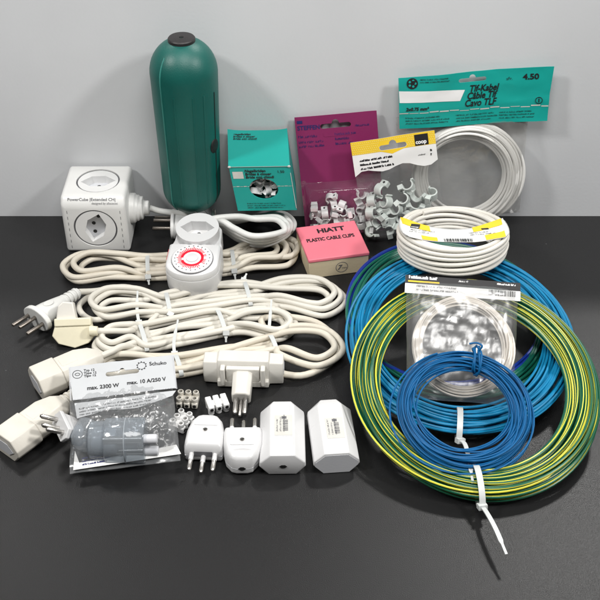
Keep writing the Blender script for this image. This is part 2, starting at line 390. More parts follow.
# ------------------------------------------------------------------ plug-in timer
def timer():
    p = at(195.5, 262, 2.2)
    t = thing('timer_switch', 'white plug-in timer with round dial of red marks, lying on the cords', 'timer', p, (R_(8), R_(-1), R_(-4)))
    W = 2.62
    out = []
    for i in range(25):
        a = math.pi+math.pi*i/24; out.append((W*math.cos(a), -1.75+1.75*math.sin(a)))
    out += [(W,.9),(W-.12,1.6),(W-.3,2.2),(2.2,4.1),(1.7,4.75),(.8,5.0),(-.8,5.0),(-1.7,4.75),(-2.2,4.1),(-W+.3,2.2),(-W+.12,1.6),(-W,.9)]
    b = MB(); b.slab(out, [(-1.6,.93),(-1.35,.99),(.5,1),(.8,.985)]); b.build('body', 'bright_white', t, bevel=.14, seg=3)
    fr = [(x,y) for x,y in out[:25]]+[(W,.9),(2.45,1.05),(-2.45,1.05),(-W,.9)]
    d = MB(); d.slab([(x*.985, (y+1)*.985-1) for x,y in fr], [(.78,1),(1.15,.995),(1.4,.965),(1.5,.90)]); d.build('dial_housing', 'bright_white', t, bevel=.10, seg=3)
    socket(t, TR(0,2.85,2.0), 2.12, 3.4, 1.75, 1.2, 'bright_white', 'white_plastic')
    MB().box((-2.62,.25,.35),(.25,1.5,.75)).build('switch', 'red_plastic', t, bevel=.06)
    M = TR(.0,-1.2,1.5)
    MB().lathe([(2.02,0),(2.02,.06)],48,0,M).build('dial_rim', 'grey_print', t)
    dl = MB().lathe([(1.96,.0),(1.96,.16),(1.9,.2),(0,.2)],48,0,M).build('dial', 'dial_face', t)
    k = MB(); rg = random.Random(2)
    for i in range(48):
        a = 2*math.pi*i/48; l = .62 if i % 2 else .5
        if 14 <= i <= 40 or rg.random() < .8:
            q = M @ TR(rz=a) ; r0 = 1.02
            quad(k, r0, -.042, r0+(.38 if i % 4 else .5), .042, q, .21)
    ar = []
    for i in range(40):
        a = R_(200)+R_(340)*i/39; ar.append((a))
    for i in range(39):
        a0, a1 = ar[i], ar[i+1]; r0, r1 = .86, 1.12
        k.add([M@Vector((r*math.cos(a), r*math.sin(a), .212)) for r,a in ((r0,a0),(r0,a1),(r1,a1),(r1,a0))], [(0,1,2,3)])
    k.build('dial_marks', 'red_plastic', dl)
    n = MB()
    for i in range(24): quad(n, 1.62, -.06, 1.74, .06, M @ TR(rz=2*math.pi*i/24+.05), .21)
    n.build('dial_numbers', 'grey_print', dl)
    MB().lathe([(.62,.2),(.58,.3),(.28,.36),(0,.36)],28,0,M).build('knob', 'bright_white', dl)
    for x in (-.95,0,.95): MB().cyl(.2,-2.6,-1.55,12,0,TR(x,2.85,0)).build('pin','dark_steel',t)
timer()

# ------------------------------------------------------------------ green capsule
def capsule():
    p = aty(193.5, 208, 95.0)
    t = thing('cable_capsule', 'tall dark green plastic capsule with black cap, standing by the wall', 'cable box', (p.x+.0, 95.0, p.z))
    Hh = 18.7; r0, r1 = 2.92, 3.22
    prof = []
    for i in range(13): a = math.pi/2*i/12; prof.append((max(1e-3, r0*math.sin(a)), 2.6-2.6*math.cos(a)))
    for i in range(1,9): prof.append((r0+(r1-r0)*i/8, 2.6+(Hh-2.6-3.3)*i/8))
    for i in range(1,13): a = math.pi/2*i/12; prof.append((max(1e-3, r1*math.cos(a)), Hh-3.3+3.3*math.sin(a)))
    def rad(z):
        for (ra,za),(rb,zb) in zip(prof, prof[1:]):
            if za <= z <= zb: return ra+(rb-ra)*(z-za)/max(zb-za,1e-6)
        return 0
    b = MB(); b.lathe(prof, 64); body = b.build('shell', 'teal_shell', t, ang=60)
    s = MB()
    for az, zz in ((-128, (1.0, Hh-1.1)),):
        for d in (0,):
            path = [Vector(((rad(z)+.01)*math.cos(R_(az)), (rad(z)+.01)*math.sin(R_(az)), z)) for z in [zz[0]+(zz[1]-zz[0])*i/40 for i in range(41)]]
            s.tube(path, .075, 8)
    s.build('seam_ridge', 'worn_teal', body)
    g = MB()
    for az in (-26, ):
        path = [Vector(((rad(z)+.0)*math.cos(R_(az)), (rad(z)+.0)*math.sin(R_(az)), z)) for z in [1.6+(Hh-6.4)*i/40 for i in range(41)]]
        g.tube(path, .06, 6)
    g.build('seam_groove', 'dark_hole', body)
    e = MB()
    for az in (-104, -72, -52):
        path = [Vector(((rad(z)-.03)*math.cos(R_(az)), (rad(z)-.03)*math.sin(R_(az)), z)) for z in [2.0+(Hh-6.6)*i/30 for i in range(31)]]
        e.tube(path, .10, 8)
    e.build('rib', 'teal_shell', body)
    az = R_(-30); z = 8.2
    MB().sphere((0,0,0), (.16,.62,.75), 10, 0, Matrix.Translation((rad(z)*math.cos(az), rad(z)*math.sin(az), z)) @ TR(rz=az)).build('latch_hole', 'dark_hole', body)
    c = MB(); c.lathe([(1.28,Hh-.35),(1.28,Hh-.02),(1.2,Hh+.08),(.2,Hh+.1),(.18,Hh-.05),(0,Hh-.05)], 36); cp = c.build('cap', 'black_cap', t)
    MB().box((0,0,Hh+.1),(.28,.16,.04)).build('cap_slot', 'dark_hole', cp)
capsule()

# ------------------------------------------------------------------ nail clips
def clip_mesh(name, r, w, m):
    b = MB(); n = 14
    ring = []
    a0, a1 = R_(-40), R_(190)
    for i in range(n+1):
        a = a0+(a1-a0)*i/n
        ring.append([Vector((rr*math.cos(a), y, rr*math.sin(a))) for rr, y in ((r,-w/2),(r,w/2),(r*.74,w/2),(r*.74,-w/2))])
    b.loft(ring)
    b.box((-r*1.25,0,-r*.05),(r*.95,w*.98,r*.9))
    b.box((r*.95,0,-r*.75),(r*.5,w*.9,r*.25))
    b.cyl(r*.26, r*.3, r*.42, 10, 1, TR(-r*1.3,0,0))
    o = b.build(name, [m,'dark_hole'], None, bevel=r*.06, seg=2)
    return o
def put_clip(src, first, M, label, group):
    o = src if first else src.copy()
    if not first: COL.objects.link(o)
    l, q, s_ = M.decompose(); o.location = l*S; o.rotation_euler = q.to_euler()
    return tag(o, label, 'cable clip', group)

# ------------------------------------------------------------------ teal carton with round window
def teal_box():
    y0 = 93.0
    p = aty(264, 210.5, y0)
    w, d, h = 5.95, 5.2, 5.15
    t = thing('clip_carton', 'upright turquoise carton with a round window full of white clips', 'box', (p.x, y0, p.z), (0,0,R_(1.5)))
    sh = lambda v: Vector((v[0]-(v[2]/h)*.72+.35, v[1], v[2]))
    hole = circ(.05, h*.50, 1.42, 32, 1.2)
    b = MB()
    put_shape(b, [rect(-w/2,0,w/2,h), list(reversed(hole))], .08, TR(0,.04,0,rx=math.pi/2))
    for sx in (-w/2,w/2-.08): b.loft([[Vector((sx+q,y,z)) for y,z in ((.08,0),(d,0),(d,h+.85),(.08,h))] for q in (0,.08)])
    b.box((0,d-.04,h/2+.42),(w-.16,.08,h+.84)); b.box((0,d/2,.04),(w-.16,d-.2,.08))
    b.v = [sh(v) for v in b.v]
    b.build('carton', 'teal_card', t, bevel=.03)
    lid = MB(); 
    for i in range(9): pass
    nx, ny = 10, 8; vs = []; 
    for zz in (0,-.08):
        for j in range(ny+1):
            for i in range(nx+1):
                u, v = i/nx, j/ny
                z = h+.05+zz+.95*v+.5*v**2*(.35+.65*abs(2*u-1)**4)*.55 - .10*math.sin(math.pi*u)*math.sin(math.pi*v)
                vs.append(Vector(((u-.5)*(w+.08), -.06+v*(d+.1), z)))
    N = (nx+1)*(ny+1); fs = []
    for j in range(ny):
        for i in range(nx):
            a = j*(nx+1)+i; fs += [(a,a+1,a+nx+2,a+nx+1),(N+a,N+a+nx+1,N+a+nx+2,N+a+1)]
    for i in range(nx): fs += [(i,N+i,N+i+1,i+1), (ny*(nx+1)+i, ny*(nx+1)+i+1, N+ny*(nx+1)+i+1, N+ny*(nx+1)+i)]
    for j in range(ny): a=j*(nx+1); c=a+nx; fs += [(a,a+nx+1,N+a+nx+1,N+a),(c,N+c,N+c+nx+1,c+nx+1)]
    lid.add([sh(v) for v in vs], fs); lid.build('lid_flap', 'teal_card', t)
    M = TR(0,0,0,rx=math.pi/2)
    Z = Matrix(((1,-.72/h,0,.35),(0,1,0,0),(0,0,1,0),(0,0,0,1)))       # shear of the crushed carton, in the front plane
    MF = M @ Z
    L = MB()
    for i, tx in enumerate(('Nagelbriden', 'Brides à clouer', 'Bride con chiodi')):
        put_text(L, tx, .42, -1.55, h-.62-i*.36, MF, .03, bold=.012, shear=.2)
    put_text(L, '1.50', .42, 1.65, h-.75, MF, .03, bold=.004)
    small_print(L, -1.9, .95, 4.2, .75, 3, MF, 3, .03)
    MT = TR(0,d*.5,h+.36) @ TR(rx=math.atan2(1.1,d))
    for i, tx in enumerate(('Nagelbriden', 'Brides à clouer', 'Bride con chiodi')):
        put_text(L, tx, .36, -3.0, 2.0-i*.34, MT, .22, bold=.010, shear=.2, xs=1)
    L.build('lettering', 'black_print', t)
    K = MB(); quad(K, -2.75, h-1.35, -1.72, h-.55, MF, .025); K.build('price_panel', 'worn_white', t)
    C = MB()
    for x0, x1 in ((-w/2,-1.35),(1.45,w/2)): 
        x = x0
        while x < x1: quad(C, x, h*.5+.28, min(x+.3,x1), h*.5+.34+.02*math.sin(x*9), MF, .03); x += .36
    C.box((w/2-.02,-.02,h*.45),(.05,.05,h*.8), Matrix(((1,0,-.72/h,.35),(0,1,0,0),(0,0,1,0),(0,0,0,1))))
    C.box((0,-.06,h+.02),(w*.98,.03,.03), Matrix.Translation((-.37,0,0)))
    for x in (-w/2+.05,w/2-.05): C.sphere((x-.37,-.05,h),(.16,.08,.12),8)
    C.build('worn_edge', 'worn_white', t)
    Wm = wm(t); rg = random.Random(9); src = clip_mesh('nail_clip', .5, .62, 'white_clip')
    k = 0
    for r in range(3):
        for c in range(4):
            M4 = Wm @ TR(-1.0+c*.68+rg.uniform(-.12,.12), 1.02+rg.uniform(0,.1)+(.25 if (r+c) % 2 else 0), h*.5-.8+r*.78+rg.uniform(-.1,.1), rg.uniform(-3,3), rg.uniform(-3,3), rg.uniform(-3,3))
            put_clip(src, k == 0, M4, 'white nail clip heaped behind the round window of the turquoise carton', 'white clips in the turquoise carton'); k += 1
teal_box()

# ------------------------------------------------------------------ leaning cards and bags
def frame_from(bl, br, tl):                              # x along the bottom edge, y up the card, z towards the viewer
    x = (br-bl).normalized(); y = (tl-bl); y = (y-x*y.dot(x)).normalized(); z = x.cross(y)
    M = Matrix((x,y,z)).transposed().to_4x4(); M.translation = bl; return M
def thing_m(name, label, cat, M, group=None):
    o = thing(name, label, cat, (0,0,0), (0,0,0), group); l, q, s_ = M.decompose()
    o.location = l*S; o.rotation_euler = q.to_euler(); return o
def warp(t, names, f, step=.3):                          # bend flat card and the print on it together
    for o in t.children_recursive:
        nm = o.name.split('.')[0]
        if nm not in names: continue
        bm = bmesh.new(); bm.from_mesh(o.data)
        if names[nm]:
            for ax in (0, 1):
                lo = min(v.co[ax] for v in bm.verts)/S; hi = max(v.co[ax] for v in bm.verts)/S; q = lo+step
                while q < hi-.05:
                    c = [0,0,0]; c[ax] = q*S; nr = [0,0,0]; nr[ax] = 1
                    bmesh.ops.bisect_plane(bm, geom=bm.verts[:]+bm.edges[:]+bm.faces[:], dist=1e-7, plane_co=c, plane_no=nr); q += step
        for v in bm.verts: v.co.z += f(v.co.x/S, v.co.y/S)*S+(0 if names[nm] else .012*S)
        bm.to_mesh(o.data); bm.free()
        for p in o.data.polygons: p.use_smooth = True
        o.data.set_sharp_from_angle(angle=R_(40))
def pillow(w, h, prof, nx=28, ny=28, wr=.12, seed=0, wscale=.9, taper=(0,0), y0=0, back=1.0, edgez=0.0):
    # bag of two sheets welded at its rim; prof(u,v) is the half thickness
    b = MB(); 
    def pt(u, v, s_):
        x = (u-.5)*w; 
        x += (taper[0] if u < .5 else taper[1])*abs(2*u-1)*(1-v)
        e = min(1, 6*min(u,1-u,v,1-v))
        q = Vector((u*w*wscale, v*h*wscale, seed*7.3+s_))
        nz = noise.noise(q)*1.0+abs(noise.noise(q*2.1))*1.2-.3
        return Vector((x+.07*noise.noise(Vector((v*6,seed,u*3))), y0+v*h, s_*(prof(u,v)*(1 if s_ > 0 else back)+wr*nz*e)+edgez*noise.noise(Vector((u*4,v*4,seed)))))
    vs = [pt(i/nx, j/ny, 1) for j in range(ny+1) for i in range(nx+1)]; N = len(vs)
    vs += [pt(i/nx, j/ny, -1) for j in range(ny+1) for i in range(nx+1)]; fs = []
    for j in range(ny):
        for i in range(nx):
            a = j*(nx+1)+i; fs += [(a,a+1,a+nx+2,a+nx+1),(N+a,N+a+nx+1,N+a+nx+2,N+a+1)]
    return b.add(vs, fs)

def purple_card():
    bl, br, tl = aty(306.5, 236.5, 95.6), aty(380, 230.5, 95.6), aty(295.6, 119.5, 98.2)
    M = frame_from(bl, br, tl); w, h = 8.25, 13.0
    t = thing_m('blister_card', 'purple blister card of small white clips, leaning against the wall', 'blister pack', M)
    b = MB(); put_shape(b, [rect(0,0,w,h), list(reversed(euro_hole(4.05,h-1.15,3.1,.5,.5)))], .06, TR(z=0)); b.build('backing_card', 'purple_card', t)
    L = MB(); put_text(L, 'STEFFEN', .62, .18, h-1.35, Matrix.Identity(4), .05, bold=.014, xs=.98)
    quad(L, .2, h-.68, .75, h-.38, Matrix.Identity(4), .05); L.build('lettering', 'blue_print', t)
    f = MB(); small_print(f, .2, h-1.9, 2.6, .5, 1, Matrix.Identity(4), 4, .05); small_print(f, .2, h-2.5, 2.6, .9, 2, Matrix.Identity(4), 41, .05)
    small_print(f, 3.9, h-1.9, 2.2, 1.5, 3, Matrix.Identity(4), 5, .05); small_print(f, 6.0, h-1.2, 1.9, .45, 1, Matrix.Identity(4), 6, .05)
    f.build('small_print', 'blue_print', t)
    n = MB(); put_shape(n, [euro_hole(4.2,h-2.05,2.9,.42,.2)], .02, TR(z=.045)); n.build('hole_tab', 'purple_card', t)
    warp(t, {'backing_card':1,'lettering':0,'small_print':0,'hole_tab':1}, lambda x,y: .10*math.sin(x*.38)+.06*noise.noise(Vector((x*.3,y*.3,9)))+(.12*((x-w+1.2)**2) if x > w-1.2 and y > 9 else 0)*(y-9)*.15)
    bw, bh, bd = 6.9, 5.4, 1.7
    def ring(z, k): return [Vector((w/2-.2+x, .35+bh/2+y, z)) for x, y in [(sx*(bw/2-k)+cx*.35, sy*(bh/2-k)+cy*.35) for sx,sy,pts in ((1,1,((1,0),(.7,.7),(0,1))),(-1,1,((0,1),(-.7,.7),(-1,0))),(-1,-1,((-1,0),(-.7,-.7),(0,-1))),(1,-1,((0,-1),(.7,-.7),(1,0)))) for cx,cy in pts]]
    bl_ = MB(); bl_.loft([ring(.05,-.15), ring(.06,.2), ring(bd*.75,.42), ring(bd,.65)], 0, None, False, True); bl_.build('blister', 'blister_film', t, bevel=.12)
    src = clip_mesh('nail_clip', .46, .70, 'white_clip'); rg = random.Random(21); k = 0
    for r in range(5):
        for c in range(7):
            if r == 4 and c not in (2, 5): continue
            if r == 3 and c in (1, 4): continue
            M4 = M @ TR(1.0+c*1.0+rg.uniform(-.2,.2), 1.0+r*.86+rg.uniform(-.15,.15), .72+rg.uniform(-.2,.25), rg.uniform(-3,3), rg.uniform(-3,3), rg.uniform(-3,3))
            put_clip(src, k == 0, M4, 'small white nail clip inside the blister of the purple card', 'white clips in the purple blister'); k += 1
purple_card()

def tv_cable_bag():
    bl, br, tl = aty(412, 221, 96.8), aty(512, 213, 96.8), aty(398, 76, 98.3)
    M = frame_from(bl, br, tl)
    M = M @ TR(-.6, 0, 0)
    t = thing_m('cable_bag', 'clear bag with turquoise header card holding a white cable coil, against the wall', 'bagged cable', M)
    p = M.inverted() @ aty(399,126,97.9); top = M.inverted() @ aty(398,76,98.3); tr = M.inverted() @ aty(553,64,98.3); rb = M.inverted() @ aty(546,118,97.9)
    x0, y0, y1, x1 = top.x, p.y, top.y, tr.x
    cx = (x0+x1)/2+.0
    outline = [(p.x,p.y),(rb.x,rb.y),((rb.x+tr.x)/2-.1,(rb.y+tr.y)/2),(tr.x,tr.y),(cx,(y1+tr.y)/2+.05),(x0,y1)]
    hx, hy = (M.inverted() @ aty(472,78,98.2)).xy
    b = MB(); put_shape(b, [outline, list(reversed(euro_hole(hx,hy,2.7,.42,.42)))], .07, TR(z=.5)); hd = b.build('header_card', 'teal_card', t)
    a = math.atan2(rb.y-p.y, rb.x-p.x); ht = y1-y0
    B = Matrix.Translation((p.x,p.y,.54)) @ TR(rz=a); w = rb.x-p.x
    wp = MB(); wp.add([(0.05,ht*.52,.02),(6.0,ht*.49,.02),(6.45,ht*.70,.02),(0.0,ht*.75,.02)], [(0,1,2,3)], 0, B); wp.build('price_panel', 'white_print', hd)
    s_ = MB(); x = 0
    while x < w-.1:
        hh = ht*.30+.05*math.sin(x*3); quad(s_, x, hh, min(x+.9,w), hh+.10+.04*math.sin(x*5), B, .02); x += 1.0
    s_.build('fold_line', 'worn_white', hd)
    L = MB()
    for i, tx in enumerate(('Tlf-Kabel','Câble Tlf','Cavo TLF')):
        put_text(L, tx, .95, 6.85-i*.22, ht*.66-i*.74, B, .03, bold=.022, shear=.25, xs=.82)
    put_text(L, '4.50', .78, w-2.6, ht*.84, B, .03, bold=.025, xs=1.15); put_text(L, 'sFr.', .42, w-4.2, ht*.84, B, .03)
    put_text(L, '2x0.75 mm²', .46, .65, ht*.36, B, .03, bold=.018, shear=.2)
    put_shape(L, [circ(1.3,ht*.89,.55,24)], .01, B @ TR(z=.03))
    small_print(L, 2.05, ht*.97, 3.2, .55, 2, B, 8, .03)
    for k, xx in enumerate((.6,5.6,9.9)): small_print(L, xx, ht*.23, 4.4, .9, 3, B, 11+k, .03)
    put_shape(L, [circ(w-.95,ht*.42,.36,20), list(reversed(circ(w-.95,ht*.42,.30,20)))], .01, B @ TR(z=.03)); quad(L, w-1.0, ht*.42-.2, w-.9, ht*.42+.2, B, .03)
    L.build('lettering', 'black_print', hd)
    em = MB()
    for k in range(5): put_shape(em, [circ(1.3+.3*math.cos(k*1.256),ht*.89+.3*math.sin(k*1.256),.12,10)], .01, B @ TR(z=.045))
    em.build('emblem', 'teal_card', hd)
    warp(t, {'header_card':1,'price_panel':1,'fold_line':1,'lettering':0,'emblem':0}, lambda x,y: .16*math.sin((x-x0)*.42+.6)+.10*noise.noise(Vector((x*.35,y*.5,2)))+.03*noise.noise(Vector((x*1.1,y*1.2,5)))+.05*max(0,1-abs((y-y0)-ht*.33)*2.0)-.0)
    bw = 13.2; bh = y0+1.0
    def prof(u,v):
        e = min(u,1-u)*bw; f = min(v*bh, 99)
        return 1.1*min(1,(e/1.6))**.6*min(1,(f/.8))**.6*(1 if v < .7 else max(.05,(1-v)/.3))
    bag = pillow(bw, bh, prof, 30, 26, .10, 3, .8, (.0,-.8), 0, .8); bag.v = [v+Vector((bw/2+.1-.6,0.0,.0)) for v in bag.v]
    bag.build('bag', 'hazy_film', t)
    c = M.inverted() @ aty(466, 175.5, 97.0)
    return M, c
TVM, TVC = tv_cable_bag()

# ------------------------------------------------------------------ coils of wire
def coil_path(rx, ry, turns, sr, sz, seed, seg=84, wob=.25, stray=()):
    rg = random.Random(seed); prm = []
    for i in range(turns+2):
        while True:
            a, b = rg.uniform(-1,1), rg.uniform(-1,1)
            if a*a+b*b <= 1: break
        prm.append((a*sr, b*sz, rg.uniform(0,6.3), rg.uniform(-1,1)*sr*wob, rg.uniform(0,6.3), rg.uniform(-1,1)*sz*wob, rg.uniform(-1,1)*sr*wob*.7))
    pts = []
    for k in range(turns*seg+1):
        q = k/seg; i = int(q); f = q-i; f = f*f*(3-2*f); A, B = prm[i], prm[i+1]
        an = 2*math.pi*k/seg
        def val(P): return P[0]+P[3]*math.sin(an+P[2])+P[6]*math.sin(2*an+P[4]), P[1]+P[5]*math.sin(2*an+P[4])
        (r1,z1),(r2,z2) = val(A), val(B); dr, dz = r1+(r2-r1)*f, z1+(z2-z1)*f
        pts.append(Vector(((rx+dr)*math.cos(an), (ry+dr)*math.sin(an), dz)))
    return pts
def tie_strap(mb, c, axis, out, ra, rb, wd=.24, th=.06, tail=None, head=True):
    # band of a cable tie round a bundle: c centre, axis along the bundle, out / up span the section
    axis = axis.normalized(); out = (out-axis*out.dot(axis)).normalized(); up = axis.cross(out)
    if up.z < 0: up = -up
    N = 28; pts = [c+out*math.cos(a)*ra+up*math.sin(a)*rb for a in [2*math.pi*i/N for i in range(N)]]
    rings = []
    for i in range(N+1):
        p = pts[i % N]; n = (p-c).normalized()
        rings.append([p+axis*wd+n*th, p-axis*wd+n*th, p-axis*wd-n*th, p+axis*wd-n*th])
    mb.loft(rings, 0, None, False, False)
    if tail:
        path = spline(tail, 8); 
        side = axis
        rr = []
        for i, p in enumerate(path):
            a = path[max(0,i-1)]; b = path[min(len(path)-1,i+1)]; tg = (b-a).normalized()
            s0 = (side-tg*side.dot(tg)).normalized(); n0 = tg.cross(s0); k = wd*(.72 if i < len(path)-4 else .42)
            rr.append([p+s0*k+n0*th*.8, p-s0*k+n0*th*.8, p-s0*k-n0*th*.8, p+s0*k-n0*th*.8])
        mb.loft(rr)
        if head:
            tg = (path[1]-path[0]).normalized(); s0 = (side-tg*side.dot(tg)).normalized(); n0 = tg.cross(s0)
            Mh = Matrix((s0,tg,n0)).transposed().to_4x4(); Mh.translation = path[0]
            mb.box((0,0,0),(wd*2.9,wd*2.2,wd*1.7), Mh)
def plane_m(front, back, roll=0):                        # a coil's own frame from its front and back points
    c = (front+back)/2; y = (back-front).normalized(); x = Vector((1,0,0)); x = (x-y*x.dot(y)).normalized(); z = x.cross(y)
    M = Matrix((x,y,z)).transposed().to_4x4(); M.translation = c; return M @ TR(ry=R_(roll))

def coil_white_bagged():
    M = TVM @ TR(TVC.x, TVC.y, -.05)
    t = thing_m('cable_coil', 'coil of white round cable inside the clear bag with turquoise header', 'cable coil', M)
    MB().tube(coil_path(4.68,5.0,58,1.08,.85,31,72,.2), .14, 8).build('cable', 'cord_bright', t)
coil_white_bagged()

def coil_sky():
    M = plane_m(Vector((at(457,434,1.0).x, 65.3, 1.3)), Vector((at(458,252,4).x, 85.2, 4.0)))
    t = thing_m('wire_coil', 'large light blue wire coil lying under the green-and-yellow coil', 'wire coil', M)
    MB().tube(coil_path(8.85,9.7,34,1.35,.75,12,90,.35), .125, 7).build('wire', 'wire_sky', t)
    p = Vector((.2,-9.9,0)); tb = MB()
    tie_strap(tb, p, Vector((1,0,0)), Vector((0,1,0)), 1.6, 1.05, .24, .06, [p+Vector((.1,-1.7,.1)), p+Vector((.4,-2.2,.45)), p+Vector((.7,-4.2,1.15)), p+Vector((1.0,-6.8,1.5))])
    tb.build('cable_tie', 'tie_white', t)
    return t
coil_sky()
def coil_navy_green():
    fx = at(456,402,.5).x
    M = plane_m(Vector((fx+.35, 71.0, .7)), Vector((fx+.2, 91.0, 1.5)))
    t = thing_m('wire_coil', 'dark navy blue wire coil at the very bottom of the coil pile', 'wire coil', M)
    MB().tube(coil_path(9.1,10.3,7,.5,.45,5,84), .15, 7).build('wire', 'wire_navy', t)
    M2 = plane_m(Vector((fx+.7, 70.0, .7)), Vector((fx+.5, 89.6, 2.2)))
    t2 = thing_m('wire_coil', 'plain dark green wire coil peeking out beneath the light blue coil', 'wire coil', M2)
    MB().tube(coil_path(8.7,9.9,7,.85,.4,8,84), .15, 7).build('wire', 'wire_dgreen', t2)
coil_navy_green()
def coil_gy():
    cx = at(476,400,3).x
    M = plane_m(Vector((cx+.1, 58.4, 1.2)), Vector((cx, 78.9, 5.4)))
    t = thing_m('wire_coil', 'large green-and-yellow striped wire coil with a white tie at its front', 'wire coil', M)
    pts = coil_path(9.15,10.05,52,1.5,.78,17,96,.16)
    def mf(i, j): return 1 if (j % 10) in (0,1,5) else 0
    MB().tube(pts, .118, 10, 0, False, mf, .013).build('wire', ['wire_green','wire_yellow'], t)
    p = Vector((-.75,-10.15,0)); tb = MB()
    tie_strap(tb, p, Vector((1,.05,0)), Vector((0,1,0)), 1.85, 1.05, .24, .06, [p+Vector((.05,-1.9,.25)), p+Vector((.25,-2.7,.7)), p+Vector((.65,-4.3,1.2)), p+Vector((1.15,-6.6,1.5))])
    tb.build('cable_tie', 'tie_white', t)
coil_gy()

# ------------------------------------------------------------------ bag with beige bell wire, black header
def beige_bag():
    fr, bk = at(463,402,1.9), at(459,283,7.0)
    M = plane_m(fr, bk); L = (bk-fr).length
    M = M @ TR(rz=R_(-3.0))
    t = thing_m('wire_bag', 'crinkled clear bag with black and white header, lying on the big coils', 'bagged wire', M)
    w = 9.9; h = L
    def prof(u,v):
        e = min(u,1-u)*w; f = min(v,1-v)*h
        return .85*min(1,e/1.2)**.6*min(1,f/1.2)**.6
    bag = pillow(w, h, prof, 34, 34, .22, 6, 1.0, (.5,-.5), -h/2, .8, .2); bag.build('bag', 'silvery_film', t)
    b = MB(); hd = 1.5; put_shape(b, [rect(-w/2-.1,h/2-hd,w/2+.1,h/2+.25)], .06, TR(z=.32)); ho = b.build('header_card', 'white_card', t)
    k = MB(); quad(k, -w/2-.1, h/2-.55, w/2+.1, h/2+.25, TR(z=.32), .045); small_print(k, -w/2+.9, h/2-.65, 4.5, .7, 2, TR(z=.32), 8, .045); bars(k, 2.3, h/2-1.15, 2.3, .55, TR(z=.32), 3, .045); k.build('black_band', 'black_print', ho)
    y = MB(); quad(y, -w/2+.15, h/2-.42, -w/2+2.9, h/2-.27, TR(z=.32), .06); y.build('yellow_bar', 'yellow_print', ho)
    z = MB(); small_print(z, -w/2+.2, h/2+.22, 2.9, .55, 1, TR(z=.32), 5, .06, fill=1, wt=.34); small_print(z, 3.0, h/2+.1, 1.7, .35, 1, TR(z=.32), 6, .06, wt=.3); small_print(z, -.4, h/2+.1, 1.0, .35, 1, TR(z=.32), 9, .06); z.build('lettering', 'white_print', ho)
    M2 = M @ TR(.15,-.45,.05)
    c = thing_m('wire_coil', 'thin beige wire coil inside the crinkled clear bag', 'wire coil', M2)
    MB().tube(coil_path(3.95,4.25,30,.50,.42,44,64,.35), .082, 7).build('wire', 'wire_beige', c)
beige_bag()
def coil_blue():
    fr, bk = at(464,474,1.7), at(463,350,5.9)
    M = plane_m(fr, bk)
    t = thing_m('wire_coil', 'small medium-blue wire coil propped in front of the crinkled bag', 'wire coil', M)
    L = (bk-fr).length
    MB().tube(coil_path(4.6,L/2-1.0,44,1.05,.6,23,80,.4), .075, 7).build('wire', 'wire_blue', t)
    st = [Vector((-(4.9+.9*math.sin(a/2))*math.cos(a-1.2)*1.05-.3, -(L/2-.3)*math.sin(a-1.2)*1.05-.2, .3+.2*math.sin(a))) for a in [i*.12 for i in range(42)]]
    MB().tube(st, .085, 7).build('loose_turn', 'wire_blue', t)
    k = MB(); rg = random.Random(4); c = Vector((.9, L/2-.9, 0))
    for q in range(4):
        k.tube(spline([c+Vector((rg.uniform(-.2,.2)+q*.1, math.cos(a)*(1.05+.1*q), math.sin(a)*(.85+.05*q))) for a in [i*.7 for i in range(10)]], 5), .085, 7)
    k.tube(spline([c+Vector((.2,.4,.9)), c+Vector((.5,.7,1.3)), c+Vector((.1,1.0,1.2)), c+Vector((-.5,1.0,1.0))],6), .085, 7)
    k.build('wrapped_end', 'wire_blue', t)
coil_blue()

